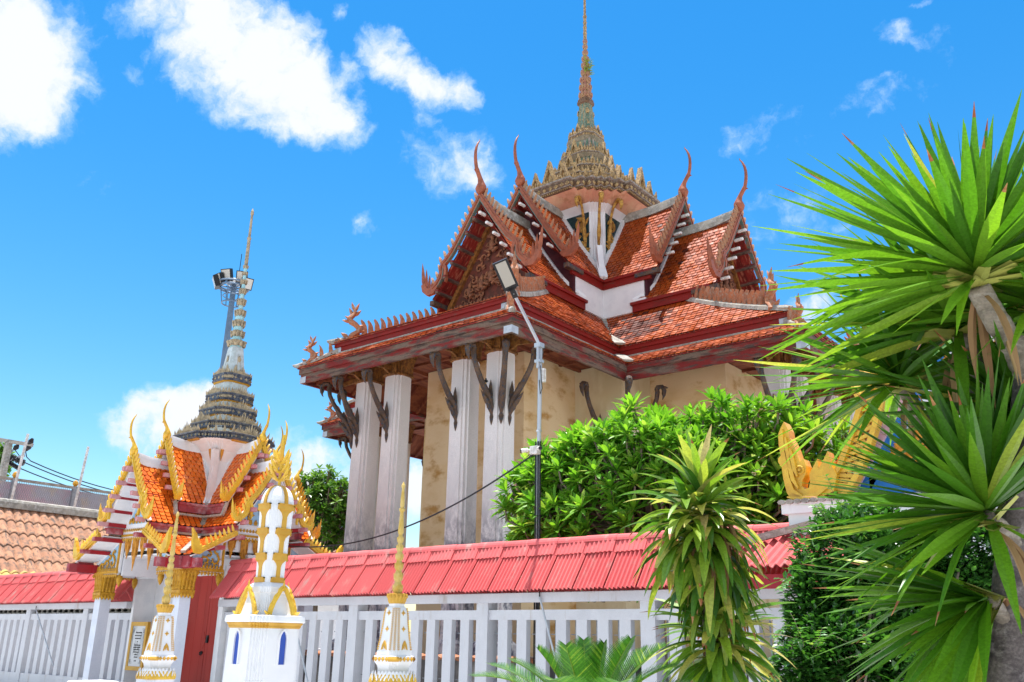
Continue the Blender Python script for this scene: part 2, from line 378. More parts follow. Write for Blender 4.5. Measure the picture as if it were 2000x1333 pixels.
M_galv = mat('galvanised_pole', (0.46, 0.50, 0.54), (0.38, 0.42, 0.47), scale=4, rough=0.42, metal=0.35, stretch=(1, 1, .3))
M_pillar = mat('fresh_white_pillar_paint', (0.80, 0.80, 0.82), (0.75, 0.76, 0.78), scale=3, rough=0.55, bump=0.08, bscale=50)
M_blue = mat('cobalt_niche', (0.035, 0.085, 0.40), (0.03, 0.07, 0.34), scale=3, rough=0.5)
M_ochregold = mat('ochre_gold_band', (0.60, 0.34, 0.05), (0.52, 0.28, 0.035), scale=6, rough=0.45, bump=0.06)
M_creamgold = mat('cream_gold_spire', (0.62, 0.45, 0.15), (0.55, 0.36, 0.07), scale=18, rough=0.5, bump=0.3, bscale=45)
# ------------------------------------------------------------------ shared roof kit (canonical arm: +x outward, y across)
def red(h, r2=0.80, r1=0.62):
    a, b = 1 - (1 - r2) / 3, 1 - 2 * (1 - r2) / 3; y0, y1, y2 = r1, r1 + (r2 - r1) * .42, r1 + (r2 - r1) * .76
    q = [(1, y0), (a, y0), (a, y1), (b, y1), (b, y2), (r2, y2), (r2, r2)]
    q += [(y, x) for x, y in q[-2::-1]]
    P = []
    for k in range(4):
        for x, y in q:
            for _ in range(k): x, y = -y, x
            P.append((x * h, y * h))
    return P
def red_loft(mb, prof, c=(0, 0, 0), r2=0.80, r1=0.62, tint=0.5, mat=0):
    mb.rings([[(c[0] + x, c[1] + y, c[2] + z) for x, y in red(h, r2, r1)] for h, z in prof], tint, mat)

def tiles(mb, P, L, s0, s1, e=0.17, wd=0.2, lift=0.03, shape='rect', rows=None, tintf=None, jit=0.012, ov=1.3, gap=.055):
    n = rows or max(1, int(L / e))
    dt = 1.0 / n
    for i in range(n):
        t1 = 1 - i * dt; t0 = max(t1 - ov * dt, 0.0)
        a, b = s0(t1), s1(t1)
        if b - a < 0.02: continue
        s = a - (wd * 0.5 if i % 2 else 0.0)
        nn = (V(P(a + .01, t1)) - V(P(a, t1))).cross(V(P(a, t1 - .01)) - V(P(a, t1))).normalized()
        fl = nn.z < 0
        if fl: nn = -nn
        up = (V(P((a + b) / 2, t0)) - V(P((a + b) / 2, t1)))
        while s < b - 0.01:
            x0, x1 = max(s, a), min(s + wd, b)
            if x1 - x0 > 0.02:
                g = wd * gap
                j1, j2 = rnd.uniform(-jit, jit), rnd.uniform(-jit, jit)
                c0 = V(P(x0 + g, t1)); c1 = V(P(x1 - g, t1)); c2 = V(P(x1 - g, t0)); c3 = V(P(x0 + g, t0))
                lo = nn * lift; th = nn * (lift * 0.9)
                tv = tintf(c0) if tintf else rnd.random()
                if shape == 'rect':
                    vs = [c0 + lo + nn * j1, c1 + lo + nn * j2, c2 + nn * 0.004, c3 + nn * 0.004, c0 + lo - th, c1 + lo - th]
                    fs = [(0, 1, 2, 3), (4, 5, 1, 0)]
                else:
                    uu = up * (0.42 / ov)
                    m0 = c0 + uu; m1 = c1 + uu
                    q0 = c0 + (c1 - c0) * 0.16 + up * (.14 / ov); q1 = c0 + (c1 - c0) * 0.84 + up * (.14 / ov); pm = (c0 + c1) / 2
                    top = [m0 + lo * .9, q0 + lo, pm + lo + nn * j1, q1 + lo, m1 + lo * .9, c2 + nn * .004, c3 + nn * .004]
                    vs = top + [p - th for p in top[:5]]
                    fs = [(0, 1, 2, 3, 4, 5, 6), (7, 8, 1, 0), (8, 9, 2, 1), (9, 10, 3, 2), (10, 11, 4, 3)]
                if fl: fs = [tuple(reversed(f)) for f in fs]
                mb.add(vs, fs, tv)
            s += wd

def sheet(mb, P, s0, s1, nt, off, tint=0.5, mat=0, th=0.03):
    # thin roof deck under the tiles, with real thickness
    R = []
    for i in range(nt + 1):
        t = i / nt; a, b = s0(t), s1(t)
        R.append((V(P(a, t)), V(P(b, t))))
    for i in range(nt):
        a0, b0 = R[i]; a1, b1 = R[i + 1]
        n = (b0 - a0).cross(a1 - a0)
        if n.length < 1e-9: n = (b1 - a1).cross(a1 - a0)
        n.normalize()
        if n.z < 0: n = -n
        o = n * off; o2 = n * (off + th)
        mb.add([a0 - o, b0 - o, b1 - o, a1 - o, a0 - o2, b0 - o2, b1 - o2, a1 - o2],
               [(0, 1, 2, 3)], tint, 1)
        k = len(mb.v) - 8
        for f in ((7, 6, 5, 4), (0, 4, 5, 1), (3, 2, 6, 7), (0, 3, 7, 4), (1, 5, 6, 2)): mb.f.append(tuple(k + q for q in f)); mb.t.append(tint); mb.m.append(mat)

FLAME = [(-.08, .02), (.10, -.09), (.30, -.07), (.46, .06), (.55, .24), (.60, .46), (.58, .66), (.66, 1.0), (.50, .84), (.44, .62), (.43, .80), (.33, .60), (.31, .46), (.25, .58), (.18, .42), (.17, .30), (.08, .36), (.04, .20), (-.06, .20)]
NAGA = [(-.22, 0), (.18, 0), (.30, .10), (.28, .24), (.16, .34), (.10, .44), (.20, .46), (.17, .56), (.08, .62), (.10, .74), (.02, 1.0), (-.06, .84), (-.10, .70), (-.16, .74), (-.14, .60), (-.22, .60), (-.18, .48), (-.26, .44), (-.18, .32), (-.12, .22), (-.20, .14)]
CHOFA = [(0, -.02, .08), (.02, .06, .135), (.02, .17, .165), (.0, .29, .15), (.02, .42, .095), (.08, .56, .062), (.20, .74, .058), (.25, .80, .066), (.28, .88, .048), (.32, 1.05, .047), (.345, 1.25, .044), (.345, 1.45, .040), (.31, 1.65, .034), (.24, 1.83, .024), (.16, 1.95, .014), (.15, 2.02, .006)]
def chofa(mb, d, za, k=1.0, tint=0.5):
    mb.tube([(d + o * k, 0, za + z * k) for o, z, r in CHOFA], [r * k * (1.28 if z > .5 else 1.15) for o, z, r in CHOFA], 10, tint)
    b = CHOFA[7]
    mb.blade((d + b[0] * k + .03 * k, 0, za + b[1] * k), (1, 0, -.5), (0, 0, 1), .13 * k, .06 * k, .06 * k, tint)

def barge_side(mb, mf, mt, sgn, d, b, za, zb, wave=True, wd=0.2, th=0.11, fk=1.0, nf=14, fin0=.05, fin1=.93, fins=True, finl=1.95):
    ax = (0, sgn, 0); ay = (0, 0, 1); o = (d, 0, 0)
    L = hypot(b, zb - za); ex, ez = b / L, (zb - za) / L; nx, nz = -ez, ex
    def pt(f, off): return (b * f + nx * off, za + (zb - za) * f + nz * off)
    if wave: prof = [(0, 0), (.1, 0), (.25, -.01), (.42, -.015), (.58, 0), (.66, .06), (.71, .13), (.755, .10), (.79, .0), (.84, -.07), (.9, -.06), (.96, .02), (1.0, .12)]
    else: prof = [(0, 0), (.12, 0), (.3, -.012), (.5, -.02), (.7, -.015), (.86, .0), (.94, .03), (1.0, .10)]
    k = wd / 0.2
    pts = [pt(f, off * k) for f, off in prof]
    mb.ribbon(pts, [wd] * len(pts), o, ax, ay, th)
    # raised centre bead and painted lower edge
    mb.ribbon(pts[:-1], [wd * .28] * (len(pts) - 1), (d + th * .5, 0, 0), ax, ay, th * .5)
    if mt is not None:
        mt.ribbon([(p[0] - nx * wd * .54, p[1] - nz * wd * .54) for p in pts], [wd * .16] * len(pts), o, ax, ay, th * 1.06)
    if wave:       # the serpent loop that hangs inside the bend
        q = pt(.70, .02 * k)
        lp = [(q[0] - .02 * k, q[1] + .06 * k), (q[0] + .05 * k, q[1] - .05 * k), (q[0] - .03 * k, q[1] - .22 * k), (q[0] - .02 * k, q[1] - .42 * k), (q[0] - .06 * k, q[1] - .62 * k), (q[0] - .04 * k, q[1] - .72 * k)]
        mb.ribbon(lp, [.16 * k, .15 * k, .12 * k, .10 * k, .06 * k, .015 * k], (d + .02, 0, 0), ax, ay, th * .9)
    # finial of upright tongues at the foot
    e = pts[-1]
    def tp(x, y): return (d, sgn * (e[0] + x * fk), e[1] + y * fk)
    mb.ribbon([(e[0] - .30 * fk, e[1] + .12 * fk), (e[0] - .16 * fk, e[1] - .02 * fk), (e[0] + .04 * fk, e[1] - .03 * fk), (e[0] + .20 * fk, e[1] + .10 * fk), (e[0] + .27 * fk, e[1] + .30 * fk)], [.16 * fk, .20 * fk, .22 * fk, .20 * fk, .16 * fk], o, ax, ay, th * 1.1)
    for x, y, dx, ln, w_ in ((.27, .18, .14, .92, .17), (.16, .12, .05, .72, .14), (.04, .06, .0, .55, .13), (-.08, .04, -.06, .40, .12), (-.20, .08, -.2, .30, .11)):
        mb.blade(tp(x, y), (0, sgn * dx, 1), (1, 0, 0), ln * fk, w_ * fk, th * 1.2, .5)
    if fins:
        for i in range(nf):
            f = fin0 + (fin1 - fin0) * i / (nf - 1)
            off = 0
            for (f0, o0), (f1, o1) in zip(prof[:-1], prof[1:]):
                if f0 <= f <= f1: off = o0 + (o1 - o0) * (f - f0) / (f1 - f0)
            p = pt(f, off * k + wd * .30)
            mf.blade((d, sgn * p[0], p[1]), (0, sgn * (nx * .6), nz * .6 + .8), (1, 0, 0), wd * finl, wd * .66, th * 1.1, rnd.random(), fat=True)

def serpent(mb, c, hz, k):
    """a rearing serpent head with flame crest; c base, hz horizontal facing"""
    c = V(c); hz = V(hz); z = V((0, 0, 1)); s = hz.cross(z)
    B = [(-.10, 0, .12), (-.02, .07, .14), (-.08, .16, .115), (-.19, .25, .10), (-.22, .35, .09), (-.13, .44, .09), (-.02, .50, .10), (.02, .58, .10), (-.05, .66, .085), (-.10, .76, .06), (-.06, .88, .035), (.0, 1.0, .008)]
    mb.tube([c + hz * (x * k) + z * (y * k) for x, y, r in B], [r * k for x, y, r in B], 9, .5, flat=.72)
    for x, y, dx, dy, l, w_ in ((.0, .50, 1, .1, .20, .09), (.0, .56, .9, .5, .16, .07), (-.15, .36, -.9, .5, .2, .1), (-.05, .66, .5, 1, .22, .09), (-.10, .66, -.7, .8, .22, .09), (-.2, .28, -1, .2, .16, .1), (-.10, .78, -.4, 1, .24, .08), (.03, .10, .8, .5, .2, .12), (-.08, .80, .5, .9, .18, .07)):
        mb.blade(c + hz * (x * k) + z * (y * k), hz * dx + z * dy, s, l * k, w_ * k, w_ * k * .9)
def ridge(mb, d0, d1, zr, ztip, wd=.2, ht=.2):
    n = 14; R = []
    for i in range(n + 1):
        f = i / n; d = d0 + (d1 - d0) * f
        z = zr + (ztip - zr) * max(0, (f - .45) / .55) ** 2.2
        k = 1 - .35 * max(0, (f - .75) / .25)
        h = ht * k; x = wd * k
        R.append([(d, -x / 2, z - .1), (d, x / 2, z - .1), (d, x / 2 * .8, z + h * .6), (d, x * .3, z + h), (d, -x * .3, z + h), (d, -x / 2 * .8, z + h * .6)])
    mb.rings(R)

def hip(mb, mc, mn, p, q, wd, ht, fin, fspace, f0, f1, nsize):
    p = V(p); q = V(q); d = (q - p); L = d.length; d.normalize(); s = d.cross(V((0, 0, 1))).normalized(); u = s.cross(d)
    pts = [p + (q - p) * (i / 8) + V((0, 0, -.05 * L / 3 * sin(pi * i / 8))) for i in range(9)]
    R = []
    for i, c in enumerate(pts):
        k = 1.0 if i else .8
        R.append([c - s * wd / 2 * k - u * .05, c + s * wd / 2 * k - u * .05, c + s * wd * .42 * k + u * ht * .5, c + s * wd * .18 * k + u * ht, c - s * wd * .18 * k + u * ht, c - s * wd * .42 * k + u * ht * .5])
    mb.rings(R)
    tip = pts[0] - d * .12
    mb.rings([[tip - s * .02 + u * .06, tip + s * .02 + u * .06, tip + s * .02 + u * .1, tip + u * .12, tip + u * .12, tip - s * .02 + u * .1], R[0]])
    hz = V((d.x, d.y, 0)).normalized()
    n = max(2, int(L * (f1 - f0) / fspace))
    for i in range(n):
        f = f0 + (f1 - f0) * i / (n - 1)
        c = p + (q - p) * f + V((0, 0, -.05 * L / 3 * sin(pi * f))) + u * ht * .8
        big = 1.15 if i == 0 else 1.0
        prof = [(-.04, 0), (.12, 0), (.13, .3), (.09, .65), (.0, .95), (-.12, 1.15), (-.06, .8), (-.06, .4)]
        mc.prism([(x * fin / .30 * big * .62, y * fin * big) for x, y in prof], c, hz, (0, 0, 1), fin * .34, rnd.random())
# ------------------------------------------------------------------ the temple pavilion
T0 = V((-17.93869, 26.65325, 0))
def evn0(c):
    n = mnoise.noise(V((c.x * .7, c.y * .7, c.z * .9))) + .5 * mnoise.noise(V((c.x * 2.1 + 7, c.y * 2.1, c.z * 2.4)))
    r = .58 + .20 * n + rnd.gauss(0, .10)
    if rnd.random() < .02: r -= .4
    return min(1, max(0, r))
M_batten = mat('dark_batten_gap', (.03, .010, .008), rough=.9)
TEMPLE = empty('temple_pavilion', T0, 0, 'large weathered temple with cross gabled red tile roofs, white columns and tiered spire', 'temple')
ARMS = (0.0, -pi / 2, pi / 2, pi)            # right, left, hidden far right, far left
def arms(name, mb, mats, smooth=None, which=(0, 1, 2, 3)):
    me = mb.mesh(name, mats, smooth)
    return [link(name, me, TEMPLE, rz=ARMS[k]) for k in which]
def subs(name, mb, mats, parents, smooth=None):
    me = mb.mesh(name, mats, smooth)
    return [link(name, me, p) for p in parents]

l3, h3, l2, h2, l1, h1 = 9.79, 4.24, 9.07, 3.517, 5.243, 1.886
zf, zft, zb, zt, z1 = 9.11, 9.55, 10.15, 10.43, 12.22
lerp = lambda a, b, t: a + (b - a) * t

def wear(c):
    # an old repaired patch of greyed tiles near the inner valley, otherwise random firing colours
    r = evn0(c)
    x = (c.x - 3.6) * .8; z = (c.z - 11.35) * 1.3
    q = x * x + z * z * 1.5
    if c.y < 0 and q < 1.2 and rnd.random() < 1.05 - q * .7: r = rnd.uniform(0, .22)
    return r

def skirt_sheets(lo, ho, zo, li, hi, zi, sag):
    def side(sg):
        return (lambda s, t: (s, sg * lerp(hi, ho, t), lerp(zi, zo, t) - sag * 4 * t * (1 - t)))
    front = lambda s, t: (lerp(li, lo, t), s, lerp(zi, zo, t) - sag * 4 * t * (1 - t))
    a = lambda t: lerp(hi, ho, t); b = lambda t: lerp(li, lo, t)
    return side, front, a, b

# lower eave strip of tiles
mb = MB(); dk = MB()
side, front, a_, b_ = skirt_sheets(l3 + .1, h3 + .1, zft + .06, l2 - .12, h2 - .12, zb + .06, 0.02)
L = hypot(h3 - h2 + .22, zb - zft)
for sg in (1, -1):
    tiles(mb, side(sg), L, a_, b_, e=.165, wd=.2, tintf=evn0)
    sheet(dk, side(sg), a_, b_, 3, .015)
tiles(mb, front, L, lambda t: -a_(t), a_, e=.165, wd=.2, tintf=evn0)
sheet(dk, front, lambda t: -a_(t), a_, 3, .015)
lowskirt = arms('lower_roof_skirt', mb, M_tile)
subs('roof_deck', dk, [M_under, M_batten], lowskirt)
# its hips
for sg in (1, -1):
    mb, mc, mn = MB(), MB(), MB()
    hip(mb, mc, mn, (l3 + .1, sg * (h3 + .1), zft + .1), (l2 - .1, sg * (h2 - .1), zb + .12), .2, .09, .33, .21, .34, .98, .0)
    serpent(mn, (l3 - .12, sg * (h3 - .12), zft + .17), V((1, sg, 0)).normalized(), 1.0)
    subs('hip_ridge', mb, M_concrete, lowskirt); subs('hip_crest_trim', mc, M_terra, lowskirt); subs('serpent_finial', mn, M_terra, lowskirt, 50)
# valley gutter in the inner corner (one per re-entrant corner)
mb = MB(); mb.beam((h3 + .16, -h3 - .16, zft + .13), (h2 - .1, -h2 + .1, zb + .16), .34, .07); arms('valley_gutter', mb, M_concrete); mb = MB()
mb.beam((h2 + .16, -h2 - .16, zt + .12), (lerp(h2, h1, .5), -lerp(h2, h1, .5), lerp(zt, z1, .5) - .02), .36, .07)
mb.beam((lerp(h2, h1, .5), -lerp(h2, h1, .5), lerp(zt, z1, .5) - .02), (h1, -h1, z1 + .12), .36, .07)
arms('valley_gutter', mb, M_concrete)

# eave boards
def eave_boards(mb, l, h, z0, z1, th, strip, v0):
    for sg in (1, -1):
        mb.bx(v0 - th * 0 , l - .001, sg * (h - th), sg * h, z0, z1, rnd.random())
        if strip: mb.bx(v0 + strip, l + strip - .002, sg * (h - .01), sg * (h + strip), z1 - (z1 - z0) * .36, z1 + .02, rnd.random())
    mb.bx(l - th, l, -h - .002, h + .002, z0 - .001, z1 + .001, rnd.random())
    if strip: mb.bx(l - .01, l + strip, -h - strip, h + strip, z1 - (z1 - z0) * .36 - .001, z1 + .021, rnd.random())
mb = MB(); eave_boards(mb, l3, h3, zf, zft, .09, .05, h3)
fas = arms('eave_board', mb, M_fascia)
for sg in (1, -1):
    mb = MB()
    mb.bx(l3 - .26, l3 + .012, sg * (h3 + .006), sg * (h3 + .012), zf + .0, zf + .2); mb.bx(l3 + .006, l3 + .012, sg * (h3 - .26), sg * (h3 + .012), zf, zf + .2)
    subs('corner_plate', mb, M_metal, fas)
mb = MB(); eave_boards(mb, l2, h2, zb, zt, .09, .045, h2)
up = arms('upper_eave_board', mb, M_redboard)
for sg in (1, -1):
    mb = MB()
    mb.bx(l2 - .24, l2 + .012, sg * (h2 + .006), sg * (h2 + .012), zb, zb + .17); mb.bx(l2 + .006, l2 + .012, sg * (h2 - .24), sg * (h2 + .012), zb, zb + .17)
    subs('corner_plate', mb, M_metal, up)
mb = MB()
for sg in (1, -1): mb.bx(h2 - .02, l2 + .05, sg * (h2 - .1), sg * (h2 + .06), zb - .16, zb - .002)
mb.bx(l2 - .1, l2 + .06, -h2 - .06, h2 + .06, zb - .161, zb - .003)
arms('mortar_joint', mb, M_concrete)

# upper skirt roof
mb = MB(); dk = MB()
side, front, a_, b_ = skirt_sheets(l2 + .1, h2 + .1, zt + .05, l1, h1 + .02, z1 + .03, 0.07)
L = hypot(h2 - h1 + .1, z1 - zt)
for sg in (1, -1):
    tiles(mb, side(sg), L, a_, b_, e=.165, wd=.2, tintf=wear)
    sheet(dk, side(sg), a_, b_, 5, .02)
tiles(mb, front, hypot(l2 - l1, z1 - zt), lambda t: -a_(t), a_, e=.165, wd=.2, tintf=evn0)
sheet(dk, front, lambda t: -a_(t), a_, 5, .02)
upskirt = arms('upper_roof_skirt', mb, M_tile)
subs('roof_deck', dk, [M_under, M_batten], upskirt)
for sg in (1, -1):
    mb, mc, mn = MB(), MB(), MB()
    hip(mb, mc, mn, (l2 + .12, sg * (h2 + .12), zt + .06), (l1 - .1, sg * (h1 - .02), z1 + .04), .24, .12, .38, .215, .24, .93, 0)
    serpent(mn, (l2 - .38, sg * (h2 - .12), zt + .2), V((1, sg * .7, 0)).normalized(), 1.36)
    subs('hip_ridge', mb, M_concrete, upskirt); subs('hip_crest_trim', mc, M_terra, upskirt); subs('serpent_finial', mn, M_terra, upskirt, 50)
# white flashing along its head and the white wall above
for sg in (1, -1):
    mb = MB(); mb.bx(h1 - .02, l1 + .1, sg * (h1 - .06), sg * (h1 + .12), z1 + .0, z1 + .10); arms('wall_flashing', mb, M_white)
    mb = MB(); mb.bx(1.0, 3.62, sg * .3, sg * 1.96, 12.05, 13.45); arms('attic_wall', mb, M_white)
mb = MB()
mb.prism([(-1.96, 12.3), (1.96, 12.3), (1.96, 13.4), (0, 16.4), (-1.96, 13.4)], (3.70, 0, 0), (0, 1, 0), (0, 0, 1), .1)
arms('gable_wall', mb, M_plum)

# the two stacked gables of each arm
def gable(nm, hl, zl, zr, sag, s0f, g, bw, za, zbar, gback, board0, wave, fk, nf, ridge0, tipz, tf=None):
    tf = tf or evn
    S = lambda sg: (lambda s, t: (s, sg * hl * t, zr + (zl - zr) * t - sag * 4 * t * (1 - t)))
    L = hypot(hl, zr - zl); mb = MB(); dk = MB()
    for sg in (1, -1):
        tiles(mb, S(sg), L, lambda t: s0f(t * hl), lambda t: g - .03, e=.17, wd=.2, tintf=tf)
        sheet(dk, S(sg), lambda t: s0f(t * hl), lambda t: g - .05, 7, .03)
    G = arms(nm, mb, M_tile)
    subs('roof_deck', dk, [M_under, M_batten], G)
    mb = MB(); ridge(mb, ridge0, g + .02, zr + .02, tipz, .24, .26); subs('ridge_cap', mb, M_concrete, G, 40)
    for sg in (1, -1):
        mb, mf, mt = MB(), MB(), MB()
        barge_side(mb, mf, mt, sg, g, bw, za - .12, zbar + .12, wave, .19, .12, fk, nf)
        subs('bargeboard', mb, M_copper, G); subs('bargeboard_edge', mt, M_teal, G); subs('bargeboard_trim', mf, M_fin, G)
    mb = MB(); chofa(mb, g, za - .05, 1.0); subs('sky_tassel_finial', mb, M_copper, G, 60)
    for sg in (1, -1):
        mb = MB()
        mb.bx(board0, g - .32, sg * (hl - .10), sg * (hl - .01), zl - .34, zl - .04, .3)
        mb.bx(board0 - .05, g - .25, sg * (hl - .06), sg * (hl + .06), zl - .10, zl + .0, .7)
        subs('gable_eave_board', mb, M_redboard, G)
        mb = MB(); mb.bx(g - .9, g + .02, sg * (hl - .12), sg * (hl + .06), zl - .22, zl - .06); subs('beam_end', mb, M_bracket, G)
    # purlins poking out through the bargeboards
    pm = MB(); pm.bx(-1.2, .0, -.06, .06, -.05, .05, .5, 0); pm.bx(0, .30, -.042, .042, -.04, .04, .5, 1)
    me = pm.mesh('purlin', [M_under, M_whitepaint]); pd = MB(); pd.bx(-1.2, .1, -.06, .06, -.07, .06); md = pd.mesh('purlin', M_fascia)
    for k in (0, 1):
        for sg in (1, -1):
            for i in range(6 if wave else 5):
                f = .13 + .15 * i
                if f > .95: continue
                link('purlin', md if (k == 0) == (sg > 0) else me, G[k], (g, sg * (bw * f - .06), za - .12 + (zbar + .12 - za + .12) * f - .40))
    return G
M_fin = mat('faded_tan_fin', (0.38, 0.20, 0.11), (0.34, 0.14, 0.075), (0.24, 0.18, 0.13), scale=5, rough=0.7, bump=.2, fine=.2)
evn = evn0
UG = gable('upper_gable_roof', 2.03, 13.63, 16.78, .10, lambda v: max(1.62, v), 4.23, 2.056, 17.12, 13.71, 0, 2.0, False, 1.0, 13, 1.5, 17.05)
LG = gable('lower_gable_roof', 2.075, 12.52, 15.55, .13, lambda v: 3.70 - .5 * max(0, (v - 1.6) / .47) ** 2, 6.34, 2.088, 15.905, 12.635, 0, 3.2, True, 1.08, 14, 3.7, 15.82)
# flashing where the lower roof meets the gable wall
for sg in (1, -1):
    mb = MB(); pp = []
    for i in range(9):
        t = i / 8; v = 2.075 * t; pp.append((3.78 - .55 * max(0, (v - 1.6) / .47) ** 2, sg * v, 15.55 + (12.52 - 15.55) * t - .13 * 4 * t * (1 - t) + .07))
    for p, q in zip(pp[:-1], pp[1:]): mb.beam(p, q, .13, .1)
    mb.bx(3.12, 3.75, sg * 1.99, sg * 2.12, 12.52, 12.60)
    arms('raking_flashing', mb, M_white)

# carved pediment, recessed under the lower gable
mb = MB(); d0 = 5.55
mb.prism([(-1.86, 12.2), (1.86, 12.2), (0, 15.15)], (d0, 0, 0), (0, 1, 0), (0, 0, 1), .08, .3, 1)
mb.bx(d0 - .05, d0 + .10, -2.0, 2.0, 11.98, 12.22); mb.bx(d0 - .05, d0 + .17, -2.05, 2.05, 11.84, 11.98); mb.bx(d0 - .05, d0 + .06, -2.0, 2.0, 10.6, 11.84)
for i in range(27):
    y = -1.92 + 3.84 * i / 26
    mb.blade((d0 + .12, y, 12.2), (0.1, 0, 1), (1, 0, 0), .17, .13, .08, .8); mb.blade((d0 + .18, y, 11.86), (0, 0, -1), (1, 0, 0), .11, .12, .06, .4)
M_recess_shade = mat('carving_recess_shade', (.13, .035, .022), (.08, .03, .02), scale=4, rough=.8)  # recess shade behind the carving, painted in as a darker red
PED = arms('carved_pediment', mb, [M_carved, M_recess_shade])
mb = MB()                                         # scrolling foliage and small figures in relief
def scroll(c, r, turn, sgn):
    P = []
    for i in range(15):
        a = turn + sgn * i * .42; rr = r * (1 - i / 17)
        P.append((d0 + .09, c[0] + rr * cos(a), c[1] + rr * sin(a)))
    mb.tube(P, [.045 * (1 - i / 22) for i in range(15)], 6)
r2_ = random.Random(5)
for row in range(7):
    z = 12.42 + row * .36; half = 1.86 * (15.15 - z) / 2.95 - .25
    n = max(1, int(half * 2 / .34))
    for i in range(n):
        y = (-half + 2 * half * (i + .5) / n) if n > 1 else 0
        if abs(y) < .34 and row < 5 : continue
        scroll((y, z), .15, r2_.uniform(0, 6), r2_.choice((-1, 1)))
        for k in range(4):
            a = r2_.uniform(0, 2 * pi); mb.blade((d0 + .07, y + .1 * cos(a), z + .1 * sin(a)), (.25, cos(a), sin(a)), (1, 0, 0), .2, .11, .09)
for y, z, s in ((0, 14.05, 1.0), (-.95, 12.6, .8), (.95, 12.6, .8), (-.42, 12.75, .85), (.45, 12.8, .85), (0, 12.9, 1.1)):   # small carved figures
    mb.tube([(d0 + .1, y, z), (d0 + .13, y, z + .12 * s), (d0 + .13, y, z + .3 * s), (d0 + .1, y, z + .36 * s)], [.10 * s, .13 * s, .10 * s, .05 * s], 8)
    mb.tube([(d0 + .12, y, z + .36 * s), (d0 + .14, y, z + .44 * s), (d0 + .12, y, z + .52 * s), (d0 + .1, y, z + .66 * s)], [.06 * s, .08 * s, .06 * s, .01], 8)
    for sg in (1, -1):
        mb.tube([(d0 + .12, y + sg * .12 * s, z + .3 * s), (d0 + .17, y + sg * .24 * s, z + .16 * s), (d0 + .2, y + sg * .08 * s, z + .1 * s)], .035 * s, 6)
        mb.tube([(d0 + .12, y + sg * .05 * s, z + .04 * s), (d0 + .2, y + sg * .26 * s, z - .02 * s), (d0 + .18, y + sg * .06 * s, z - .1 * s)], .055 * s, 6)
subs('carved_relief', mb, M_carved, PED, 50)
mb = MB()
for sg in (1, -1): mb.beam((d0 + .1, sg * 2.0, 12.1), (d0 + .1, 0, 15.3), .16, .12, (1, 0, 0))
subs('pediment_frame', mb, M_capital, PED)

# ceiling and soffit
mb = MB()
mb.bx(3.0, l3 - .8, -h3 + .8, h3 - .8, 9.93, 9.98)
for sg in (1, -1):
    vs = [(h3 - .06, sg * (h3 - .09), zf + .12), (l3 - .1, sg * (h3 - .09), zf + .12), (l3 - .8, sg * (h3 - .8), 9.93), (h3 - .8, sg * (h3 - .8), 9.93)]
    mb.add(vs + [(x, y, z + .04) for x, y, z in vs], [(0, 1, 2, 3), (4, 5, 6, 7)], .4)
    for d in [h3 + .5 + i * .75 for i in range(7)]:
        mb.beam((d, sg * (h3 - .1), zf + .08), (d, sg * (h3 - .85), 9.88), .07, .12)
vs = [(l3 - .09, -h3 + .1, zf + .12), (l3 - .09, h3 - .1, zf + .12), (l3 - .8, h3 - .8, 9.93), (l3 - .8, -h3 + .8, 9.93)]
mb.add(vs + [(x, y, z + .04) for x, y, z in vs], [(0, 1, 2, 3), (4, 5, 6, 7)], .4)
for y in [-3.4 + i * .85 for i in range(9)]: mb.beam((l3 - .1, y, zf + .08), (l3 - .85, y, 9.88), .07, .12)
for d in (4.6, 5.9, 7.2): mb.bx(d - .05, d + .05, -h3 + .8, h3 - .8, 9.85, 9.93)
for y in (-2.2, -.75, .75, 2.2): mb.bx(3.0, l3 - .85, y - .05, y + .05, 9.83, 9.93)
arms('ceiling', mb, M_soffit)

# cella walls
mb = MB()
mb.bx(0, 6.4, -2.0, 2.0, 0, 9.9); 
cell = arms('cella_wall', mb, M_ochre)
mb = MB(); mb.bx(-3.75, 3.75, -3.75, 3.75, 0, 9.91); mb.build('core_wall', M_cream, TEMPLE)
mb = MB(); mb.bx(-10.2, 10.2, -4.4, 4.4, 0, 1.2); mb.bx(-4.4, 4.4, -10.2, 10.2, .001, 1.201); mb.build('plinth', M_column, TEMPLE)

# columns: each arm has two pairs across its front
CA, zc = .33, 9.2
def colring(h, f=.80, g=.56):
    q = [(1, g), (f + .04, g), (f + .04, f + .04), (g, f + .04), (g, 1)]
    P = []
    for k in range(4):
        for x, y in q:
            for _ in range(k): x, y = -y, x
            P.append((x * h, y * h))
    return P
mb = MB(); mb.rings([[(x, y, z) for x, y in colring(h)] for h, z in ((CA + .16, 1.2), (CA + .16, 1.5), (CA + .05, 1.6), (CA + .04, 1.7), (CA + .035, 2.4), (CA, 9.1), (CA, 9.2))])
cm = mb.mesh('column', M_column)
mb = MB(); mb.rings([[(x, y, z) for x, y in colring(h)] for h, z in ((CA + .0, 9.16), (CA + .07, 9.18), (CA + .07, 9.23), (CA + .02, 9.27), (CA + .02, 9.34), (CA + .05, 9.55), (CA + .11, 9.8), (CA + .15, 9.94))])
for k in range(4):
    for i in range(5):
        y = -.22 + .11 * i; mb.xf = Matrix.Rotation(k * pi / 2, 4, 'Z'); mb.blade((CA + .015, y, 9.24), (.06, 0, 1), (1, 0, 0), .42, .10, .04)
mb.xf = None
capm = mb.mesh('capital', M_capital)
ogm = MB()
ogm.beam((.3, .0, 9.42), (1.22, .0, 9.36), .09, .13); ogm.beam((.34, -.02, 9.25), (1.05, -.02, 9.6), .07, .09)
ogm = ogm.mesh('outrigger_beam', M_capital)
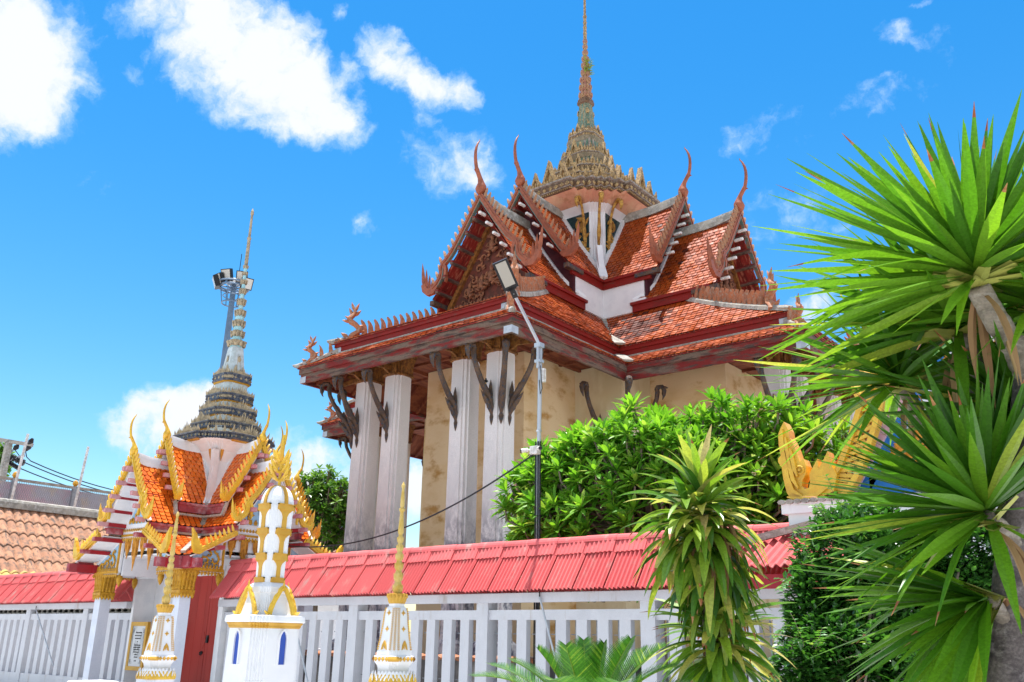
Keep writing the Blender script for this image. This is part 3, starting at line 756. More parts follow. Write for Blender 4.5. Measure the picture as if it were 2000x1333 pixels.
# brackets: a serpent curve from the shaft out to the eave
def bracket(mb, k=1.0):
    P = [(.02, 7.42), (.06, 7.6), (.14, 7.8), (.28, 8.0), (.48, 8.24), (.66, 8.50), (.79, 8.76), (.83, 8.98), (.80, 9.12)]
    mb.tube([(x, 0, z) for x, z in P], [.04, .09, .105, .095, .085, .078, .075, .085, .07], 8, flat=.85)
    for (x, z, dx, dz, l, wd) in ((.02, 7.38, .05, 1, .62, .22), (.05, 7.45, .55, .9, .55, .2), (.14, 7.6, .75, .8, .52, .18), (.06, 7.75, .05, 1, .60, .18), (.2, 7.80, .3, 1, .50, .16), (.30, 8.0, .9, .7, .34, .13), (.10, 7.95, -.05, 1, .4, .13), (.02, 7.42, -.0, -1, .34, .15)):
        mb.blade((x, 0, z), (dx, 0, dz), (0, 1, 0), l, wd, .14)
    # leaf head curling over outward at the top
    H = [(.78, 9.02), (.86, 9.13), (.99, 9.12), (1.07, 9.0), (1.06, 8.85), (.99, 8.70)]
    mb.tube([(x, 0, z) for x, z in H], [.08, .10, .105, .095, .06, .012], 8, flat=.7)
    for x, z, dx, dz in ((1.02, 8.98, .1, -1), (.98, 9.1, .9, -.2), (.86, 9.06, -.1, -1)): mb.blade((x, 0, z), (dx, 0, dz), (0, 1, 0), .24, .11, .1)
mb = MB(); bracket(mb); brm = mb.mesh('eave_bracket', M_bracket, 50)
for ka, ang in enumerate(ARMS):
    Rm = Matrix.Rotation(ang, 3, 'Z')
    for v in (2.68, 1.38, -1.38, -2.68):
        p = Rm @ V((8.32, v, 0))
        c = link('column', cm, TEMPLE, p)
        cp = link('capital', capm, c)
        link('outrigger_beam', ogm, c, rz=ang)
        if abs(v) > 2: link('outrigger_beam', ogm, c, rz=ang + (pi / 2 if v > 0 else -pi / 2))
        a_list = [0.0]
        if v > 2: a_list += [pi / 4, pi / 2]
        if v < -2: a_list += [-pi / 4, -pi / 2]
        for a in a_list:
            k = CA if a not in (pi / 4, -pi / 4) else CA * 1.22
            q = p + Rm @ V((k * cos(a), k * sin(a), 0))
            link('eave_bracket', brm, TEMPLE, q, ang + a)
# brackets of the inner corner
for k in (0, 3):
    ang = ARMS[k]
for (x, y, a) in ((3.75, -3.0, 0), (3.75, -3.75, -pi / 4), (3.0, -3.75, -pi / 2)):
    b = link('eave_bracket', brm, TEMPLE, (x, y, 0), a)

# ------------------------------------------------------------------ spire
mb = MB()
red_loft(mb, ((1.62, 12.0), (1.62, 16.75), (1.70, 16.85), (1.85, 17.0)), r2=.88, r1=.74)
core = mb.build('spire_base', M_white, TEMPLE)
for k in range(4):                                # dark panels either side of the corner piers
    mb2 = MB(); mb2.bx(1.615, 1.632, -1.19, 1.19, 13.6, 16.72); mb2.build('dark_panel', M_darkgreen, core, rz=k * pi / 2)
for k in range(4):
    for sg in (1, -1):
        mb = MB()
        for i in range(16):
            t = i / 15; z = 16.6 - 1.9 * t; y = sg * (1.05 - .12 * t + r2_.uniform(-.3, 0) * (1 - t)); a = r2_.uniform(0, 6.3)
            mb.blade((1.65, y, z), (.1, cos(a), sin(a)), (1, 0, 0), .34, .16, .08)
        P = [(1.66, sg * (.85 + .2 * cos(a * .5)), 16.3 + .2 * sin(a * .5)) for a in range(10)]; mb.tube(P, [.05] * 10, 6)
        mb.build('gilt_carving', M_giltflake, core, rz=k * pi / 2)
for k in range(4):                                # white raking frame of the V where roofs meet the core
    mb = MB()
    zz = lambda v: 16.78 + (13.63 - 16.78) * v / 2.03 - .1 * 4 * (v / 2.03) * (1 - v / 2.03)
    for sg in (1, -1):
        pts = [(1.70 if v < 1.62 else v + .08, sg * v, zz(v) + .1) for v in (0, .3, .6, .9, 1.2, 1.5, 1.7, 1.9, 2.06)]
        for p, q in zip(pts[:-1], pts[1:]): mb.beam(p, q, .16, .13)
    mb.beam((1.60, -1.60, 14.5), (2.02, -2.02, 13.72), .3, .25); mb.beam((1.6, -1.6, 15.2), (1.9, -1.9, 13.85), .2, .2)
    mb.build('valley_frame', M_white, core, rz=k * pi / 2)
mb = MB()                                         # gilt brackets on the corner piers
P = [(.08, 15.2), (.1, 15.5), (.16, 15.8), (.2, 16.1), (.24, 16.5), (.36, 16.9), (.5, 17.1)]
mb.tube([(x, 0, z) for x, z in P], [.02, .06, .08, .06, .05, .05, .05], 8)
for z in (15.0, 15.25, 15.5, 15.7): mb.blade((.08, 0, z), (.1, 0, 1), (0, 1, 0), .55, .2, .12)
mb.tube([(.5, 0, 17.08), (.6, 0, 17.14), (.72, 0, 17.06), (.74, 0, 16.88), (.7, 0, 16.7)], [.07, .1, .1, .07, .012], 8)
gbm = mb.mesh('gilt_bracket', M_giltflake)
for k in range(4):
    for a, off in ((0, 0), (-.7, -.36), (.7, .36)):
        th = k * pi / 2 - pi / 4; r = 1.5 * 1.414 - abs(off) * .9
        q = V((r * cos(th) - off * sin(th) * 1.0, r * sin(th) + off * cos(th) * 1.0, 0))
        link('gilt_bracket', gbm, core, q, th + a)
mb = MB(); red_loft(mb, ((1.6, 16.92), (1.85, 17.0), (2.5, 17.39)), r2=.74, r1=.46)
mb.build('spire_soffit', M_salmon, TEMPLE)

M_spiresoffit = mat('dull_soffit_plaster', (0.30, 0.25, 0.18), (0.20, 0.18, 0.13), scale=5, rough=.8)  # dull grey-brown undersides of the upper cornices
def tier(h, z0, z1, r2, r1, body_h, body_z, ant, seg=4):
    """one moulded cornice of the spire with its crown of gilt antefixes"""
    H = z1 - z0
    mb = MB()
    red_loft(mb, ((h * .955, z0), (h * .965, z0 + H * .18), (h * .985, z0 + H * .22), (h * .985, z0 + H * .72), (h * .96, z0 + H * .8)), r2=r2, r1=r1)
    mc_ = mb; mb = MB(); red_loft(mb, ((h * .97, z0 + H * .16), (h * 1.0, z0 + H * .17), (h * 1.0, z0 + H * .23), (h * .97, z0 + H * .24)), r2=r2, r1=r1)
    red_loft(mb, ((h * .95, z0 + H * .74), (h * 1.015, z0 + H * .84), (h * 1.015, z1), (h * .9, z1 + .02)), r2=r2, r1=r1)
    me_ = mb; mb = mc_                            # gold lozenges along the frieze + dentils
    P = red(h * .99, r2, r1)
    for i in range(len(P)):
        a = V((*P[i], 0)); b = V((*P[(i + 1) % len(P)], 0)); l = (b - a).length
        n = max(1, int(l / (H * .55))); nd = (b - a).cross(V((0, 0, 1))).normalized(); e = (b - a).normalized()
        for j in range(n):
            c = a + (b - a) * ((j + .5) / n) + V((0, 0, z0 + H * .48)); s = H * .24
            mb.add([c - e * s, c - V((0, 0, s)), c + e * s, c + V((0, 0, s)), c + nd * s * .5], [(0, 1, 4), (1, 2, 4), (2, 3, 4), (3, 0, 4)], rnd.random(), 1)
        n = max(1, int(l / .09))
        for j in range(n):
            c = a + (b - a) * ((j + .5) / n); mb.box((c.x * .985, c.y * .985, z0 + H * .06), (.045, .045, H * .12), .5, 1)
    t = mb.build('spire_cornice', [M_spirebrown, M_spiregold], TEMPLE); me_.build('cornice_edge', M_spirewhite, t)
    mb = MB()                                     # antefixes on their ledge
    red_loft(mb, ((h * 1.0, z1 - .01), (h * .99, z1 + .035), (h * .84, z1 + .04)), r2=r2, r1=r1)
    P = red(h * .94, r2, r1)
    for i in range(0, len(P), 2):
        p = V((*P[i], z1)); out = V((p.x, p.y, 0)).normalized()
        mb.blade(p, out * .18 + V((0, 0, 1)), out, ant * .8, ant * .34, ant * .26)
        mb.blade(p, out * .5 + V((0, 0, 1)), out, ant * .42, ant * .22, ant * .16)
    for i in range(len(P)):                       # fine row of leaf points between the larger pieces
        a = V((*P[i], z1)); b = V((*P[(i + 1) % len(P)], z1)); l = (b - a).length; n = max(1, int(l / .105)); nd = (b - a).cross(V((0, 0, 1))).normalized()
        for j in range(n): mb.blade(a + (b - a) * ((j + .5) / n) + nd * .03, nd * .2 + V((0, 0, 1)), nd, ant * rnd.uniform(.34, .5), .10, .07, rnd.random())
    for k in range(4):
        mb.xf = Matrix.Rotation(k * pi / 2, 4, 'Z')
        for y, sc in ((0, 1.4), (r1 * h * .62, 1.0), (-r1 * h * .62, 1.0)):
            A = ant * sc; x = h * .93
            mb.prism([(-A * .42, 0), (-A * .3, 0), (0, A * .85), (A * .3, 0), (A * .42, 0), (0, A * 1.3)], (x, y, z1), (0, 1, 0), (0, 0, 1), A * .24)
            mb.blade((x - .02, y, z1 + .02), (.05, 0, 1), (1, 0, 0), A * .62, A * .26, A * .1)
            for s in (1, -1): mb.blade((x, y + s * A * .46, z1), (.15, s * .25, 1), (1, 0, 0), A * .42, A * .2, A * .14)
        for y in (-.31, .31):
            mb.tube([(h * .9, y * h, z1), (h * .9, y * h, z1 + ant * .7)], [.035, .02], 5)
        for sx in (1, -1):
            q = r2 * h * .9; A = ant * .95
            mb.xf = Matrix.Rotation(k * pi / 2 + pi / 4, 4, 'Z')
            mb.prism([(-A * .34, 0), (-A * .22, 0), (0, A * .8), (A * .22, 0), (A * .34, 0), (0, A * 1.2)], (q * 1.41, 0, z1), (0, 1, 0), (0, 0, 1), A * .22)
            break
    mb.xf = None
    mb.build('gilt_crest_trim', M_spiregold, t)
    if body_h:
        mb = MB(); red_loft(mb, ((body_h, z1 - .02), (body_h * .96, body_z)), r2=.84, r1=.6)
        b = mb.build('spire_storey', M_spiregreen, TEMPLE)
        mb = MB()
        for k in range(4):
            mb.xf = Matrix.Rotation(k * pi / 2 + pi / 4, 4, 'Z'); q = body_h * .84 * 1.41
            for y in (-.16, 0, .16): mb.tube([(q * .99 - abs(y) * .5, y, z1), (q * .97 - abs(y) * .5, y, body_z)], .05, 6)
            mb.xf = Matrix.Rotation(k * pi / 2, 4, 'Z')
        mb.xf = None
        mb.build('corner_rib', M_spirewhite, b)
        mb = MB(); red_loft(mb, ((body_h * .98, body_z - .12), (body_h * 1.18, body_z + .01)), r2=.8, r1=.55)
        mb.build('cornice_soffit', M_spiresoffit, b)
tier(2.65, 17.37, 17.82, .74, .40, 1.50, 18.40, .58)
tier(1.66, 18.36, 18.56, .76, .5, 1.15, 18.90, .40)
tier(1.27, 18.88, 19.12, .78, .54, .86, 19.76, .40)
tier(.90, 19.74, 19.93, .78, .54, .60, 20.74, .36)
tier(.63, 20.74, 20.98, .80, .58, None, None, .26)
mb = MB(); red_loft(mb, ((.36, 20.95), (.345, 21.1), (.31, 21.6), (.27, 22.1), (.24, 22.45), (.23, 22.58)), r2=.82, r1=.58)
bell = mb.build('spire_bell', M_spiregreen, TEMPLE)
mb = MB()
for k in range(8):
    a = k * pi / 4 + pi / 8
    for s in (-.12, .12):
        mb.tube([(.355 * cos(a + s), .355 * sin(a + s), 21.0), (.305 * cos(a + s), .305 * sin(a + s), 21.7), (.235 * cos(a + s), .235 * sin(a + s), 22.55)], .018, 5)
    if k % 2 == 0:
        for z in (21.5, 22.05): mb.blade((.32 * cos(a + pi / 8), .32 * sin(a + pi / 8), z), (0, 0, 1), (cos(a), sin(a), 0), .28, .2, .1)
    for j in (0, 1): mb.blade((.40 * cos(a + j * .4), .40 * sin(a + j * .4), 20.98), (cos(a) * .1, sin(a) * .1, 1), (cos(a), sin(a), 0), .42, .16, .1)
mb.build('bell_rib', M_spiregold, bell)
mb = MB(); red_loft(mb, ((.22, 22.56), (.30, 22.62), (.30, 22.70), (.25, 22.74), (.28, 22.80), (.2, 22.88)), r2=.84, r1=.6)
mb.build('spire_cap', M_spirebrown, TEMPLE)
mb = MB()
def bead(z0, z1, r, sq):
    prof = ((r * .62, z0), (r * .95, z0 + (z1 - z0) * .18), (r, z0 + (z1 - z0) * .45), (r * .88, z0 + (z1 - z0) * .75), (r * .6, z1))
    if sq: red_loft(mb, [(a * .82, z) for a, z in prof], r2=.84, r1=.6)
    else: mb.lathe((0, 0, 0), [(a, z) for a, z in prof], 12)
    n = 12 if r > .15 else 8
    for i in range(n):
        a = 2 * pi * i / n; mb.blade((r * .86 * cos(a), r * .86 * sin(a), z0 + (z1 - z0) * .2), (cos(a) * .1, sin(a) * .1, 1), (cos(a), sin(a), 0), (z1 - z0) * .72, r * .42, r * .3)
for z0, z1_, r, sq in ((22.88, 23.24, .29, 1), (23.26, 23.62, .265, 1), (23.64, 23.98, .235, 1), (24.02, 24.34, .20, 0), (24.38, 24.68, .175, 0), (24.72, 24.99, .155, 0), (25.05, 25.28, .125, 0), (25.36, 25.56, .11, 0), (25.62, 25.82, .10, 0)):
    bead(z0, z1_, r, sq)
mb.build('beaded_shaft', M_spirebead, TEMPLE)
mb = MB()
mb.lathe((0, 0, 0), [(.10, 22.9), (.075, 25.9), (.065, 26.9), (.085, 26.95), (.085, 27.02), (.055, 27.05), (.05, 28.6), (.03, 30.4), (.0, 30.9)], 10)
for z in (26.1, 26.4, 26.65): mb.lathe((0, 0, 0), [(.05, z), (.09, z + .03), (.05, z + .06)], 10)
mb.build('spire_needle', M_spiregold, TEMPLE)
mb = MB(); r3 = random.Random(3)                  # weeds rooted in the spire
for i in range(60):
    z = r3.uniform(24.0, 24.7); a = r3.uniform(-1.2, .6); p = V((.2 * cos(a), .2 * sin(a), z)); d = V((cos(a) + r3.uniform(-.5, .5), sin(a) + r3.uniform(-.5, .5), r3.uniform(-.6, .8)))
    mb.blade(p, d, (0, 0, 1), r3.uniform(.08, .26), .05, .01, r3.random())
M_weed = mat('spire_weed', (0.16, 0.25, 0.03), tint=[(0, (.10, .20, .02)), (1, (.30, .36, .05))], rough=.6)
mb.build('spire_weed', M_weed, TEMPLE)
# ------------------------------------------------------------------ the gateway in the wall
G0 = V((-21.265, 13.84, 0))
GATE = empty('gateway_pavilion', G0, 0, 'small ornate gateway with bright orange scale tiles, gold bargeboards and a slender banded spire', 'gateway')
def garms(name, mb, mats, smooth=None):
    me = mb.mesh(name, mats, smooth)
    return [link(name, me, GATE, rz=a) for a in ARMS]
gt = lambda c: min(1, max(0, rnd.gauss(.52, .2)))
def ggable(nm, hl, zl, zr, sag, s0f, g, bw, za, zbar, wave, fk, nf, ridge0, tipz, blo, bz):
    S = lambda sg: (lambda s, t: (s, sg * hl * t, zr + (zl - zr) * t - sag * 4 * t * (1 - t)))
    L = hypot(hl, zr - zl); mb = MB(); dk = MB()
    for sg in (1, -1):
        tiles(mb, S(sg), L, lambda t: s0f(t * hl), lambda t: g - .1, e=.118, wd=.155, lift=.03, shape='scale', tintf=gt, jit=.006, ov=1.75, gap=.07)
        sheet(dk, S(sg), lambda t: s0f(t * hl), lambda t: g - .04, 7, .02)
    G = garms(nm, mb, M_gtile)
    subs('roof_deck', dk, [M_gwhite, M_batten], G)
    mb = MB(); ridge(mb, ridge0, g + .02, zr + .0, tipz, .16, .17); subs('ridge_cap', mb, M_gwhite, G, 40)
    for sg in (1, -1):                            # white verge strip beside the bargeboard
        mb = MB()
        for i in range(8):
            t0, t1 = i / 8, (i + 1) / 8; P = S(sg); a = V(P(g - .1, t0)); b = V(P(g - .1, t1)); mb.beam(a + V((0, sg * .02, .03)), b + V((0, sg * .02, .03)), .09, .05)
        subs('verge_strip', mb, M_gwhite, G)
    for sg in (1, -1):
        mb, mf = MB(), MB()
        barge_side(mb, mf, None, sg, g, bw, za - .06, zbar + .06, wave, .115, .07, fk, nf)
        subs('bargeboard', mb, M_gold, G); subs('bargeboard_trim', mf, M_gold, G)
    mb = MB(); chofa(mb, g, za - .03, .50); subs('sky_tassel_finial', mb, M_gold, G, 60)
    for sg in (1, -1):
        mb = MB()
        mb.bx(blo, g - .12, sg * (hl - .09), sg * hl, bz, zl - .02, .3)
        mb.bx(blo, g - .10, sg * (hl - .04), sg * (hl + .035), zl - .07, zl - .01, .8)
        subs('gable_eave_board', mb, M_maroon, G)
    pm = MB(); pm.bx(-.62, -.08, -.04, .04, -.045, .045, .5, 0); pm.bx(-.08, .17, -.05, .05, -.05, .05, .5, 1)
    me = pm.mesh('purlin', [M_beamred, M_pinkend])
    for k in (0, 1):
        for sg in (1, -1):
            for i in range(5 if wave else 4):
                f = .1 + .2 * i
                link('purlin', me, G[k], (g, sg * (bw * f - .02), za - .06 + (zbar + .12 - za) * f - .19))
    return G
gU = ggable('upper_gable_roof', .83, 4.74, 6.27, .05, lambda v: max(.60, v), 1.712, .863, 6.448, 4.725, False, .42, 12, .5, 6.42, .8, 4.50)
gL = ggable('lower_gable_roof', 1.0, 4.14, 5.68, .06, lambda v: max(.5, v), 2.535, 1.013, 5.89, 4.154, True, .46, 13, 1.5, 5.84, .97, 3.97)
# lean-to roofs below, down to the wide lowest eave
mb = MB(); dk = MB()
zL = lambda t: 3.93 + (3.34 - 3.93) * t - .03 * 4 * t * (1 - t)
for sg in (1, -1):
    P = (lambda s, t, sg=sg: (s, sg * (.95 + 1.2 * t), zL(t)))
    if sg < 0: dk = MB()
    tiles(mb, P, 1.34, lambda t: .95 + 1.2 * t, lambda t: 2.47, e=.11, wd=.155, lift=.03, shape='scale', tintf=gt, jit=.006, ov=1.75, gap=.07)
    sheet(dk, P, lambda t: .95 + 1.2 * t, lambda t: 2.5, 4, .02)
    GLT = garms('lean_to_roof', mb, M_gtile); subs('roof_deck', dk, [M_gwhite, M_batten], GLT); mb = MB()
for sg in (1, -1):
    mb, mf = MB(), MB()
    o = (2.55, 0, 0); ax = (0, sg, 0); ay = (0, 0, 1)
    pts = [(1.03, 3.93), (1.4, 3.74), (1.75, 3.55), (1.95, 3.45), (2.12, 3.43)]
    mb.ribbon(pts, .115, o, ax, ay, .07); mb.ribbon(pts, .03, (2.59, 0, 0), ax, ay, .03)
    e = pts[-1]; fk = .46
    mb.prism([(e[0] - .2 + x * fk, e[1] - .03 + y * fk * 1.15) for x, y in FLAME], o, ax, ay, .08)
    for i in range(7):
        t = .1 + .12 * i; p = (1.03 + (1.95 - 1.03) * t, 3.93 - .48 * t + .05)
        mf.blade((2.55, sg * p[0], p[1]), (0, sg * .35, .95), (1, 0, 0), .20, .085, .1)
    for y, z in ((.98, 3.86), (1.5, 3.58), (2.05, 3.26)):
        h = .20 if y > 2 else .09
        ml = MB(); ml.bx(1.9, 2.52, sg * (y - .08), sg * (y + .05), z - h + .005, z, .5, 0); ml.bx(2.52, 2.72, sg * (y - .085), sg * (y + .055), z - h, z + .005, .5, 1); subs('eave_beam', ml, [M_beamred, M_maroon], GLT)
    subs('bargeboard', mb, M_gold, GLT); subs('bargeboard_trim', mf, M_gold, GLT)
    mb = MB(); mb.bx(2.06, 2.45, sg * 2.06, sg * 2.15, 3.07, 3.32); mb.bx(2.0, 2.45, sg * 1.98, sg * 2.06, 3.05, 3.2); subs('eave_board', mb, M_maroon, GLT)
# white and mortar flashings
for v0, z0, v1, z1_ in ((.84, 4.44, .98, 4.2), (.95, 4.0, 2.12, 3.42)):
    mb = MB(); mb.beam((v0, -v0, z0), (v1, -v1, z1_), .12, .06); garms('valley_gutter', mb, M_concrete)
for sg in (1, -1):
    mb = MB(); mb.beam((.93, sg * .93, 4.42), (1.72, sg * .93, 4.42), .09, .05); mb.beam((1.74, sg * .96, 4.40), (1.74, sg * .86, 4.72), .08, .06); garms('roof_flashing', mb, M_concrete)
    mb = MB(); mb.beam((.97, sg * 1.03, 3.95), (2.3, sg * 1.03, 3.95), .07, .05); garms('roof_flashing', mb, M_concrete)
# gable faces: white boards, gilt tracery, hanging lotus drops
mb = MB()
mb.prism([(-.92, 4.0), (.92, 4.0), (.92, 4.15), (0, 5.6), (-.92, 4.15)], (1.95, 0, 0), (0, 1, 0), (0, 0, 1), .06)
m9 = MB(); m9.prism([(-.78, 4.7), (.78, 4.7), (0, 6.2)], (1.3, 0, 0), (0, 1, 0), (0, 0, 1), .06); garms('gable_face', m9, M_gwhite)
for sg in (1, -1):
    m9 = MB(); m9.prism([(.9, 3.05), (2.02, 3.05), (2.02, 3.32), (.95, 3.9), (.9, 3.9)], (1.95, 0, 0), (0, sg, 0), (0, 0, 1), .06); m9.bx(.95, 1.98, sg * 1.92, sg * 2.0, 3.0, 3.3); garms('wing_board', m9, M_gwhite)
    m9 = MB(); m9.prism([(1.05, 3.12), (1.92, 3.12), (1.92, 3.26), (1.05, 3.74)], (1.99, 0, 0), (0, sg, 0), (0, 0, 1), .02); garms('blue_panel', m9, M_lightblue)
mb.bx(1.86, 2.0, -.93, .93, 3.86, 4.05)
GF = garms('gable_face', mb, M_gwhite)
mb = MB()
mb.prism([(-.72, 4.22), (.72, 4.22), (0, 5.36)], (1.99, 0, 0), (0, 1, 0), (0, 0, 1), .02)
subs('blue_panel', mb, M_lightblue, GF)
mb = MB(); r4 = random.Random(11)
def gscroll(y, z, r, turn, sg, x=2.02):
    P = [(x, y + r * (1 - i / 15) * cos(turn + sg * i * .45), z + r * (1 - i / 15) * sin(turn + sg * i * .45)) for i in range(13)]
    mb.tube(P, [.028 * (1 - i / 20) for i in range(13)], 6)
    for i in range(0, 12, 2):
        p = P[i]; dy, dz = p[1] - y, p[2] - z; l = hypot(dy, dz) or 1
        mb.blade(p, (.1, dy / l, dz / l), (1, 0, 0), r * .5, r * .3, .035)
for sg in (1, -1):
    for y, z, r in ((1.2, 3.30, .13), (1.45, 3.26, .12), (1.68, 3.22, .09), (1.16, 3.54, .09), (1.84, 3.19, .06), (1.36, 3.42, .07)): gscroll(sg * y, z, r, r4.uniform(0, 6), sg)
    for i in range(11): mb.blade((2.02, sg * (1.02 + .09 * i), 3.10), (.05, 0, 1), (1, 0, 0), .09, .075, .03)
    for i in range(13): mb.blade((2.01, sg * (.95 + .09 * i), 3.02), (0, 0, -1), (1, 0, 0), .09, .08, .04)
    mb.bx(1.98, 2.03, sg * .92, sg * 2.02, 3.03, 3.10)
    mb.bx(1.98, 2.02, sg * .94, sg * .99, 3.05, 3.86)
    for i in range(11): mb.blade((1.05 + .09 * i, sg * 2.01, 3.02), (0, 0, -1), (0, 1, 0), .09, .08, .04)
    mb.bx(.98, 2.0, sg * 2.0, sg * 2.02, 3.03, 3.1)
for i in range(9):
    y = -.62 + i * .155; mb.blade((2.02, y, 4.22), (.02, 0, 1), (1, 0, 0), .14, .12, .03)
for y, z, r in ((0, 4.62, .17), (-.3, 4.44, .12), (.3, 4.44, .12), (0, 4.98, .1), (-.5, 4.33, .07), (.5, 4.33, .07)): gscroll(y, z, r, r4.uniform(0, 6), 1 if y >= 0 else -1)
for i in range(21):
    y = -.92 + 1.84 * i / 20; mb.blade((2.0, y, 4.03), (.02, 0, 1), (1, 0, 0), .09, .08, .04); mb.blade((2.0, y, 3.9), (0, 0, -1), (1, 0, 0), .12, .08, .05)
mb.bx(1.99, 2.03, -.93, .93, 3.92, 3.97)
subs('gilt_tracery', mb, M_golddeep, GF)
mb = MB()
for y, l in ((-.72, .48), (-.36, .78), (0, .5), (.36, .78), (.72, .48)):
    mb = MB(); mb.rings([[(1.93 + .07 * k * cos(2 * pi * j / 8), y + .11 * k * sin(2 * pi * j / 8), z) for j in range(8)] for k, z in ((1, 3.86), (.9, 3.86 - l * .15), (.55, 3.86 - l * .55), (.1, 3.86 - l))])
    for j in range(6): mb.blade((1.93 + .06 * cos(j), y + .09 * sin(j), 3.86), (0, 0, -1), (cos(j), sin(j), 0), l * .6, .07, .04)
    subs('hanging_lotus', mb, M_orangepanel, GF)
mb = MB()
for sg in (1, -1):
    for x in (1.95,):
        mb = MB(); mb.lathe((x - .05, sg * 1.95, 0), [(.03, 3.0), (.07, 2.96), (.075, 2.88), (.05, 2.79), (.0, 2.70)], 10); subs('pendant_bud', mb, M_golddeep, GF, 50); mb = MB()
        mb.lathe((x - .05, sg * .95, 0), [(.03, 3.0), (.07, 2.96), (.075, 2.88), (.05, 2.79), (.0, 2.70)], 10)
        subs('pendant_bud', mb, M_golddeep, GF, 50)
# grey-white inner boards of the hanging arms
mb = MB()
for sg in (1, -1): mb.bx(.95, 1.9, sg * .86, sg * .92, 2.98, 3.9)
mb.bx(1.84, 1.9, -.93, .93, 3.55, 3.9)
garms('inner_board', mb, M_gwhite)
# posts and capitals
for sx in (1, -1):
    for sy in (1, -1):
        p = (sx * 1.80, sy * 1.80, 0)
        mb = MB(); mb.bx(-.14, .14, -.14, .14, 0, 2.5); ps = mb.build('post', M_gpost, GATE, p)
        mb = MB()
        mb.rings([[(h * x, h * y, z) for x, y in ((-1, -1), (1, -1), (1, 1), (-1, 1))] for h, z in ((.15, 2.46), (.19, 2.50), (.20, 2.58), (.17, 2.62), (.175, 2.78), (.20, 2.95), (.225, 3.04), (.23, 3.06))])
        for k in range(4):
            mb.xf = Matrix.Rotation(k * pi / 2, 4, 'Z')
            for i in range(4):
                y = -.135 + .09 * i
                mb.blade((.19, y, 2.52), (.05, 0, -1), (1, 0, 0), .12, .1, .05); mb.blade((.19, y, 2.6), (.05, 0, 1), (1, 0, 0), .1, .1, .05)
                mb.tube([(.175, y, 2.64), (.185, y, 2.8), (.22, y, 3.03)], .03, 5)
        mb.xf = None
        mb.build('capital', M_golddeep, ps)
# door in the middle of the gateway and the white side walls
mb = MB(); mb.bx(-1.05, 1.05, -.03, .05, 0, 3.6)
mb.bx(-1.05, -.97, -.06, -.03, 0, 3.2); mb.bx(.97, 1.05, -.06, -.03, 0, 3.2)
dr = mb.build('door_frame', M_door, GATE)
for sg, x0, x1 in ((-1, -.72, .33), (1, .345, 1.0)):
    mb = MB(); mb.bx(x0, x1, -.085, -.031, 0.02, 3.1)
    for i in range(3): mb.bx(x0 + (x1 - x0) * (i + .5) / 3 - .002, x0 + (x1 - x0) * (i + .5) / 3 + .002, -.088, -.08, .02, 3.1)
    lf = mb.build('door_leaf', M_door, dr)
mb = MB(); mb.bx(.41, .47, -.13, -.086, 1.42, 1.55); mb.bx(.40, .48, -.115, -.086, 1.46, 1.60); mb.build('padlock', M_black, dr)
mb = MB(); mb.tube([(.24, -.086, 1.18), (.24, -.11, 1.18)], .045, 10); mb.tube([(.24, -.11, 1.21), (.22, -.14, 1.19), (.22, -.14, 1.14), (.25, -.11, 1.12)], .012, 6); mb.build('door_ring', M_black, dr)
mb = MB(); mb.prism([(-.09, 0), (0, -.2), (.09, 0), (0, .2)], (.26, -.088, 1.48), (1, 0, 0), (0, 0, 1), .012); mb.build('diamond_plate', M_door, dr)
for sg in (1, -1):
    mb = MB(); mb.bx(sg * 1.05, sg * 2.06, -.30, .3, 0, 3.5); mb.bx(sg * 1.95, sg * 2.055, -.85, -.3, 0, 3.2); mb.build('side_wall', M_gwhite, GATE)
mb = MB()                                          # white canopy vault inside and its gilt arch
mb.bx(-1.9, 1.9, -1.9, 1.9, 3.42, 3.46)
mb.build('canopy_ceiling', M_gwhite, GATE)
mb = MB()
mb.tube([(1.1 + .95 * (1 - cos(a * pi / 16)), -.36, 2.75 + .62 * sin(a * pi / 16)) for a in range(9)], .045, 6); mb.build('gilt_arch', M_golddeep, GATE); mb = MB()
mb.tube([(-1.1 - .95 * (1 - cos(a * pi / 16)), -.36, 2.75 + .62 * sin(a * pi / 16)) for a in range(9)], .045, 6)
mb.build('gilt_arch', M_golddeep, GATE)

# spire of the gateway
mb = MB(); mb.rings([[(h * x, h * y, z) for x, y in red(1, .88, .7)] for h, z in ((.60, 3.6), (.60, 5.6), (.64, 5.9), (.74, 6.2), (.92, 6.36), (1.10, 6.445))])
for k in range(4):
    mb.xf = Matrix.Rotation(k * pi / 2, 4, 'Z')
    mb.rings([[(a - .03, -a - .0, z), (a + .05, -a + .1, z), (a + .1, -a - .1, z), (a - .1, -a - .05, z)] for a, z in ((.80, 4.80), (.72, 5.3), (.66, 5.8), (.74, 6.2))])
    zz = lambda v: 6.27 + (4.74 - 6.27) * v / .83 - .05 * 4 * (v / .83) * (1 - v / .83)
    for sg in (1, -1):
        pts = [(max(.64, v + .03), sg * v, zz(v) + .06) for v in (0, .2, .4, .6, .75, .86)]
        for p, q in zip(pts[:-1], pts[1:]): mb.beam(p, q, .13, .08)
    # concave white face of the V
    a0 = (.86, -.86, 4.78)
    for i in range(6):
        t0, t1 = i / 6, (i + 1) / 6
        f = lambda t: ((.84 - .26 * t), 4.78 + 1.5 * t)
        x0, z0 = f(t0); x1, z1_ = f(t1); y0, y1 = .80 * (1 - t0), .80 * (1 - t1)
        mb.add([(x0, -.84 + .26 * t0, z0), (x1, -.84 + .26 * t1, z1_), (x1 + .02, -y1 + .05, zz(y1) + .05), (x0 + .02, -y0 + .05, zz(y0) + .05)], [(0, 1, 2, 3)])
mb.xf = None
gcore = mb.build('spire_base', M_gwhite, GATE)
